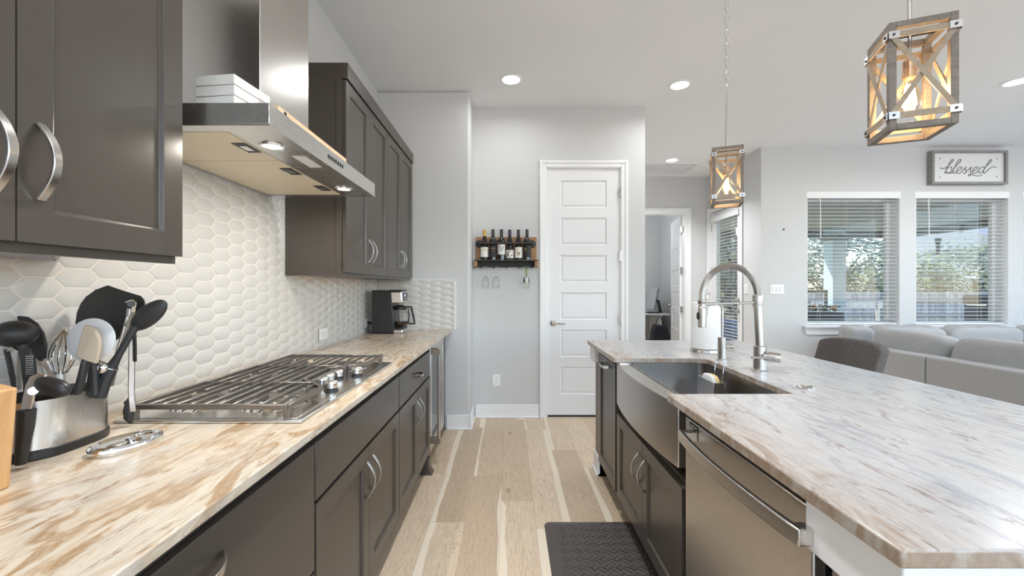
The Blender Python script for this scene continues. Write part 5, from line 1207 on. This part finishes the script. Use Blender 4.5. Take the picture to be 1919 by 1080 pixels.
for a, b in ((392, 292), (1597, 296), (383, 722), (1586, 704)): MB().lathe([(0.008, 0), (0.007, 0.003), (0, 0.004)], (BX(a), SY - 0.045, BZ(b)), (0, -1, 0), 12).build('nail_head', 'signink', r)

# ------------------------------------------------------------------ office seen through the open door
r = thing('desk', 'white desk top against the office wall', 'desk', (2.6, 8.95, 0))
MB().box(1.9, 3.29, 8.60, 9.38, 0.715, 0.745).build('desk_top', 'trim', r, bevel=0.003)
for a in (1.95, 3.10): MB().box(a, a + 0.04, 8.65, 9.33, 0, 0.715).build('leg', 'trim', r)
r = thing('computer_monitor', 'thin grey monitor on a black stand seen from its side', 'monitor', (2.95, 8.9, 0.745))
a = Vector((0.28, -0.96, 0)).normalized(); 
MB().bar((2.97, 8.9, 0.83), (3.06, 8.9, 1.26), 0.50, 0.035, (1, 0, -0.2)).build('screen_case', mat('silver_plastic', (0.55, 0.57, 0.6), 0.4), r, bevel=0.006)
MB().bar((3.0, 8.9, 0.835), (3.085, 8.9, 1.25), 0.46, 0.012, (1, 0, -0.2)).build('screen_back', 'black', r)
MB().band([(3.03, 8.9, 1.02), (3.15, 8.9, 1.0), (3.20, 8.9, 0.75)], UY, 0.10, 0.03).box(2.92, 3.22, 8.8, 9.0, 0.745, 0.757).build('stand', 'black', r)
tag(MB().box(2.86, 3.10, 8.68, 8.78, 0.745, 0.77).build('keyboard', 'black', bevel=0.004), 'dark low keyboard at the front of the office desk', 'keyboard')
r = thing('handbag', 'black handbag hanging below the office desk', 'handbag', (3.03, 8.47, 0.18))
MB().ext([(-0.19, 0), (0.17, 0), (0.20, 0.10), (0.12, 0.34), (-0.12, 0.36), (-0.17, 0.20)], (3.03, 8.40, 0.18), UX, UZ, UY, 0, 0.14).build('body', mat('navy_leather', (0.022, 0.024, 0.032), 0.4), r, bevel=0.03, seg=4)
MB().tube([(2.95, 8.47, 0.50), (2.97, 8.47, 0.62), (3.03, 8.47, 0.70), (3.08, 8.47, 0.62), (3.10, 8.47, 0.50)], 0.010, 8).build('handle', 'black', r)
tag(MB().tube([(3.14, 8.72, 0.71), (3.20, 8.72, 0.55), (3.12, 8.72, 0.42), (3.22, 8.72, 0.34), (3.16, 8.72, 0.2)], 0.006, 8).tube([(3.10, 8.74, 0.71), (3.17, 8.74, 0.6), (3.23, 8.74, 0.42), (3.2, 8.74, 0.3)], 0.005, 8).build('cable', 'black'), 'tangle of black cables under the right end of the desk', 'cable')

# ------------------------------------------------------------------ added fill lamps, all out of view, hung as globes
def fill_lamp(label, x, y, z, q):
    r = thing('fill_globe', label, 'pendant lamp', (x, y, z), 'added fill globes')
    MB().cyl((x, y, z + q), (x, y, HC), 0.008, n=10).build('rod', 'nickel', r)
    MB().lathe([(0, HC - z), (0.06, HC - z), (0.055, HC - z - 0.02), (0, HC - z - 0.02)], (x, y, z)).build('canopy', 'nickel', r)
    MB().ell((x, y, z), (q, 0, 0), (0, q, 0), (0, 0, q), 28, 16).build('globe', emis('fill_glow', (0.90, 0.953, 1.0), FILL_E), r)
fill_lamp('added fill globe, out of view behind the island', 1.6, -1.9, 2.15, 0.20)
fill_lamp('added fill globe, out of view in the living room', 5.6, 1.6, 2.25, 0.20)
fill_lamp('added fill globe in the office, hidden by the hall wall', 2.0, 8.0, 2.35, 0.13)  # added unseen to brighten the office
# ------------------------------------------------------------------ outside: patio, fence, trees
m_soffit = mat('patio_soffit', (0.55, 0.56, 0.47), 0.7); m_beam = mat('patio_beam', (0.22, 0.225, 0.20), 0.7)
struct(MB().box(3.35, 10.6, 5.53, 10.8, -0.16, -0.04).build('patio_slab', mat('concrete', (0.70, 0.69, 0.66), 0.8, var=0.1), smooth=0), 'grey concrete patio floor')
struct(MB().box(-40, 70, 5.5, 80, -0.9, -0.7).build('ground_yard', mat('dry_grass', (0.20, 0.20, 0.10), 0.9, var=0.3, vscale=3), smooth=0), 'dry grass yard')
struct(MB().box(9.65, 40, -4.25, 5.5, -0.4, -0.13).build('bounce_ground_side', mat('bounce_pale_side', (0.55, 0.53, 0.50), 0.9), smooth=0), 'added pale ground, out of view, bouncing light in from the right')  # pale ground added to bounce daylight up to the ceiling
struct(MB().box(-40, 40, -40, -4.25, -0.4, -0.13).build('bounce_ground_front', mat('bounce_pale', (0.5, 0.48, 0.45), 0.9), smooth=0), 'added pale ground behind the view, bouncing light into the house')  # unseen ground, kept pale to throw light indoors
r = sthing('patio_roof', 'covered patio roof with soffit and edge beams', (7, 8, 2.6))
MB().box(3.8, 9.75, 5.53, 10.35, 2.66, 2.72).build('soffit', m_soffit, r)
MB().box(9.62, 9.75, 5.53, 10.35, 2.50, 2.66).build('edge_beam', m_beam, r); MB().box(3.8, 9.62, 10.2, 10.35, 2.48, 2.66).build('edge_beam', m_beam, r)
MB().box(3.75, 9.9, 5.53, 10.5, 2.72, 2.80).build('roof_deck', m_beam, r)
r = thing('patio_post', 'square pale blue patio post outside the left window', 'post', (7.65, 9.9, -0.04))
MB().box(7.50, 7.80, 9.75, 10.05, -0.04, 2.66).build('shaft', mat('pale_blue_paint', (0.50, 0.60, 0.64), 0.6), r, bevel=0.004)
MB().box(7.46, 7.84, 9.71, 10.09, 2.38, 2.50).build('capital', m_beam, r, bevel=0.004)
MB().box(7.46, 7.84, 9.71, 10.09, -0.04, 0.12).build('plinth', 'pony', r, bevel=0.004)
tag(MB().tube([(7.45, 9.60, 2.5), (7.9, 9.62, 2.36), (8.3, 9.66, 2.3), (8.7, 9.72, 2.36), (9.55, 9.9, 2.52)], 0.012, 6).build('string_light_wire', 'black'), 'drooping black wire of outdoor string lights along the patio beam', 'string light wire')
r = thing('string_light_bulb', 'small hanging bulb below the patio roof edge in the right window', 'light bulb', at(1801, 440, 8.9))
MB().cyl(at(1804, 422, 8.9), at(1801, 433, 8.9), 0.03, 0.045, n=12).build('socket', 'black', r); MB().ell(at(1800, 441, 8.9), (0.05, 0, 0), (0, 0.05, 0), (0, 0, 0.07), 14, 10).build('globe', 'clear', r)
# fence of weathered pickets
def fence(label, p0, p1, ztop):
    p0, p1 = Vector(p0), Vector(p1); d = (p1 - p0).normalized(); nn = Vector((-d.y, d.x, 0)); L_ = (p1 - p0).length
    r = thing('picket_fence', label, 'fence', p0); s = 0; i = 0; mats = [mat('fence_grey_%d' % k, c, 0.85, var=0.35, vscale=5, stretch=(5, 5, 0.6)) for k, c in enumerate(((0.29, 0.28, 0.265), (0.22, 0.215, 0.205), (0.36, 0.345, 0.32)))]
    ms = [MB() for _ in mats]
    while s < L_:
        w_ = rnd.uniform(0.125, 0.15); t = ztop + rnd.uniform(-0.03, 0.02); a = p0 + d * s; e = rnd.uniform(0, 0.012)
        ms[rnd.randrange(3)].ext([(0, -0.7), (w_ - 0.012, -0.7), (w_ - 0.012, t - 0.03), (w_ - 0.04, t), (0.028, t), (0, t - 0.03)], Vector((a.x, a.y, 0)), d, UZ, nn, e, e + 0.016); s += w_
    for m_, q in zip(mats, ms): q.build('picket_boards', m_, r, smooth=0)
    for zz in (-0.35, 0.25, 0.8): MB().bar(p0 + nn * -0.03 + Z * zz - Z * p0.z, p1 + nn * -0.03 + Z * zz - Z * p1.z, 0.04, 0.09).build('rail', mats[1], r)
fence('weathered grey picket fence at the end of the yard', (5.0, 16.0, -0.7), (30, 16.0, -0.7), 1.13)
# planter with flowers, patio chair frame, bench, grill
r = thing('planter_box', 'dark rectangular planter box with orange flowers on the patio', 'planter', (6.6, 9.2, -0.04))
MB().box(5.9, 7.18, 9.0, 9.35, -0.04, 0.74).build('box', mat('planter_black', (0.035, 0.037, 0.042), 0.5), r, bevel=0.008)
mb, m2 = MB(), MB()
for k in range(160):
    c = Vector((rnd.uniform(5.95, 7.1), rnd.uniform(9.02, 9.33), 0.74 + rnd.uniform(0.0, 0.14))); u = Vector((rnd.uniform(-1, 1), rnd.uniform(-1, 1), rnd.uniform(-0.3, 0.6))).normalized() * 0.05; v = u.orthogonal().normalized() * 0.028
    mb.add([c - u, c + v, c + u, c - v], [(0, 1, 2, 3)])
    if k % 4 == 0: m2.ell(c + Z * 0.05, (0.028, 0, 0), (0, 0.028, 0), (0, 0, 0.02), 8, 5)
mb.build('foliage', mat('planter_leaf', (0.12, 0.16, 0.05), 0.6), r, smooth=0, fix=False); m2.build('blossoms', mat('orange_petals', (0.70, 0.32, 0.06), 0.6), r)
r = thing('patio_chair', 'dark metal patio chair behind the planter box', 'chair', (6.9, 9.75, -0.04))
for x in (6.62, 7.22): MB().bar((x, 9.6, -0.04), (x, 9.6, 1.20), 0.05, 0.05, UX).build('leg', 'black', r)
MB().bar((6.595, 9.6, 1.19), (7.245, 9.6, 1.19), 0.05, 0.06).build('backrest', 'black', r); MB().box(6.6, 7.24, 9.62, 10.15, 0.38, 0.44).build('seat', 'black', r)
for x in (6.62, 7.22): MB().bar((x, 10.12, -0.04), (x, 10.12, 0.4), 0.05, 0.05, UX).build('leg', 'black', r)
m_bench = mat('bleached_wood', (0.55, 0.50, 0.42), 0.8, var=0.2, vscale=6)
r = thing('garden_bench', 'bleached wooden bench in the yard before the fence', 'bench', (11.3, 13.5, -0.7))
MB().box(9.9, 12.2, 13.2, 13.5, 0.10, 0.15).build('seat', m_bench, r); MB().box(9.9, 12.2, 13.75, 13.8, 0.62, 0.82).build('backrest', m_bench, r)
for x in (10.0, 12.0): MB().box(x, x + 0.09, 13.2, 13.8, -0.7, 0.10).build('leg', m_bench, r); MB().box(x, x + 0.09, 13.72, 13.8, 0.10, 0.8).build('post', m_bench, r)
r = thing('patio_grill', 'dark covered grill at the patio edge in the right window', 'grill', (10.1, 8.7, -0.04))
MB().box(9.76, 10.35, 8.55, 9.05, -0.04, 0.92).build('body', 'black', r, bevel=0.02); MB().box(9.73, 10.38, 8.52, 9.08, 0.92, 1.12).build('hood', mat('grill_cover', (0.05, 0.055, 0.065), 0.5), r, bevel=0.06, seg=4)
MB().box(9.74, 9.76, 8.6, 8.98, 0.9, 0.93).build('handle', 'nickel', r)
tag(MB().box(7.55, 9.3, 7.3, 8.0, -0.04, 0.28).build('lounge_cushion', mat('blue_fabric', (0.05, 0.13, 0.36), 0.7), bevel=0.05), 'low blue cushioned lounger out on the patio', 'lounger')
tag(MB().box(4.1, 4.9, 8.0, 8.8, -0.04, 0.62).build('covered_table', mat('blue_cover', (0.06, 0.16, 0.42), 0.6, var=0.4, vscale=9), bevel=0.05), 'blue covered patio table beyond the glazed door', 'table')
# trees
leafm = [mat('leaf_%d' % k, c, 0.6) for k, c in enumerate(((0.15, 0.185, 0.115), (0.205, 0.235, 0.155), (0.19, 0.225, 0.075), (0.30, 0.32, 0.245)))]
bark = mat('bark', (0.055, 0.048, 0.042), 0.9)
def tree(label, x, y, zb, zt, rx, lm, n=2600, ls=0.17, dens=1.0):
    r = thing('live_oak', label, 'tree', (x, y, -0.7), 'trees beyond the fence')
    mb = MB().tube([(x, y, -0.7), (x + 0.1, y, zb + 0.2), (x - 0.05, y, (zb + zt) / 2)], [0.22, 0.17, 0.08], 8)
    for k in range(14):
        a = rnd.uniform(0, 6.283); z0 = rnd.uniform(zb, (zb + zt) / 2); p0 = Vector((x, y, z0)); q = rx * rnd.uniform(0.6, 0.95)
        p2 = p0 + Vector((math.cos(a) * q, math.sin(a) * q * 0.6, rnd.uniform(0.1, 0.55) * (zt - z0)))
        mb.tube([p0, p0.lerp(p2, 0.5) + Vector((0, 0, rnd.uniform(-0.2, 0.3))), p2], [0.07, 0.045, 0.018], 6)
    mb.build('trunk', bark, r)
    ms = [MB() for _ in range(3)]
    for k in range(n):
        u = Vector((rnd.gauss(0, 1), rnd.gauss(0, 1), rnd.gauss(0, 1))).normalized() * rnd.uniform(0.45, 1.0)
        c = Vector((x + u.x * rx, y + u.y * rx * 0.6, (zb + zt) / 2 + u.z * (zt - zb) / 2))
        if mnoise.noise(c * 0.9) < -0.18: continue
        for _ in range(2):
            c2 = c + Vector((rnd.gauss(0, .12), rnd.gauss(0, .12), rnd.gauss(0, .1))); d = Vector((rnd.gauss(0, 1), rnd.gauss(0, 1), rnd.gauss(0, 0.7))).normalized() * ls * rnd.uniform(0.5, 1); v = d.orthogonal().normalized() * d.length * 0.45
            ms[rnd.randrange(3)].add([c2 - d, c2 + v, c2 + d, c2 - v], [(0, 1, 2, 3)])
    for q, m_ in zip(ms, (leafm[lm], leafm[(lm + 1) % 4], leafm[3])): 
        o = q.build('foliage', m_, r, smooth=0, fix=False)
T = [('grey green live oak seen left of the patio post', 11.3, 20.2, -0.6, 5.8, 2.4, 0, 2800), ('grey green live oak seen between patio post and window edge', 17.9, 22.8, -0.6, 5.4, 3.1, 0, 3200),
     ('bushy light green tree at the left of the right window', 18.0, 19.0, -0.7, 3.0, 2.3, 2, 2600), ('grey green tree in the middle of the right window', 27.0, 24.4, -0.7, 4.3, 3.2, 0, 3000),
     ('tall grey green tree at the far side of the right window', 24.9, 19.6, -0.7, 4.3, 2.5, 1, 2800), ('pale tree seen through the glazed patio door', 7.2, 13.4, -0.4, 4.6, 1.6, 1, 2200), ('second pale tree seen through the glazed patio door', 8.4, 17.45, -0.4, 5.4, 1.9, 0, 2200),
     ('low green thicket tree behind the right window oaks', 24.9, 28.6, -0.6, 3.3, 3.4, 2, 2400), ('low thicket tree behind the left window oaks', 15.8, 28.2, -0.6, 3.9, 3.6, 1, 2400), ('tree far out beyond the third window', 30.5, 20.0, -0.3, 4.0, 2.8, 0, 2000)]
for t in T: tree(*t)
# neighbouring house and pole
r = thing('neighbor_house', 'neighbouring house with blue grey eave beyond the trees', 'house', (38, 29, -0.7))
MB().box(32.4, 46, 27, 36, -0.7, 4.0).build('wall', mat('house_siding', (0.42, 0.44, 0.46), 0.8), r)
MB().ext([(26.2, 4.0), (36.8, 4.0), (31.5, 6.4)], (31.6, 0, 0), UY, UZ, UX, 0, 15).build('roof', mat('house_shingles', (0.30, 0.31, 0.33), 0.8), r)
MB().box(31.55, 46.6, 26.1, 26.2, 3.75, 4.05).build('fascia', mat('fascia_blue', (0.22, 0.27, 0.34), 0.6), r)
r = thing('utility_pole', 'thin dark pole rising above the trees in the right window', 'pole', (22.4, 22.0, -0.7))
MB().cyl((22.4, 22.0, -0.7), (22.4, 22.0, 3.85), 0.09, n=10).build('shaft', bark, r); MB().cyl((22.4, 22.0, 3.62), (22.4, 22.0, 3.87), 0.13, n=10).build('cap', bark, r)
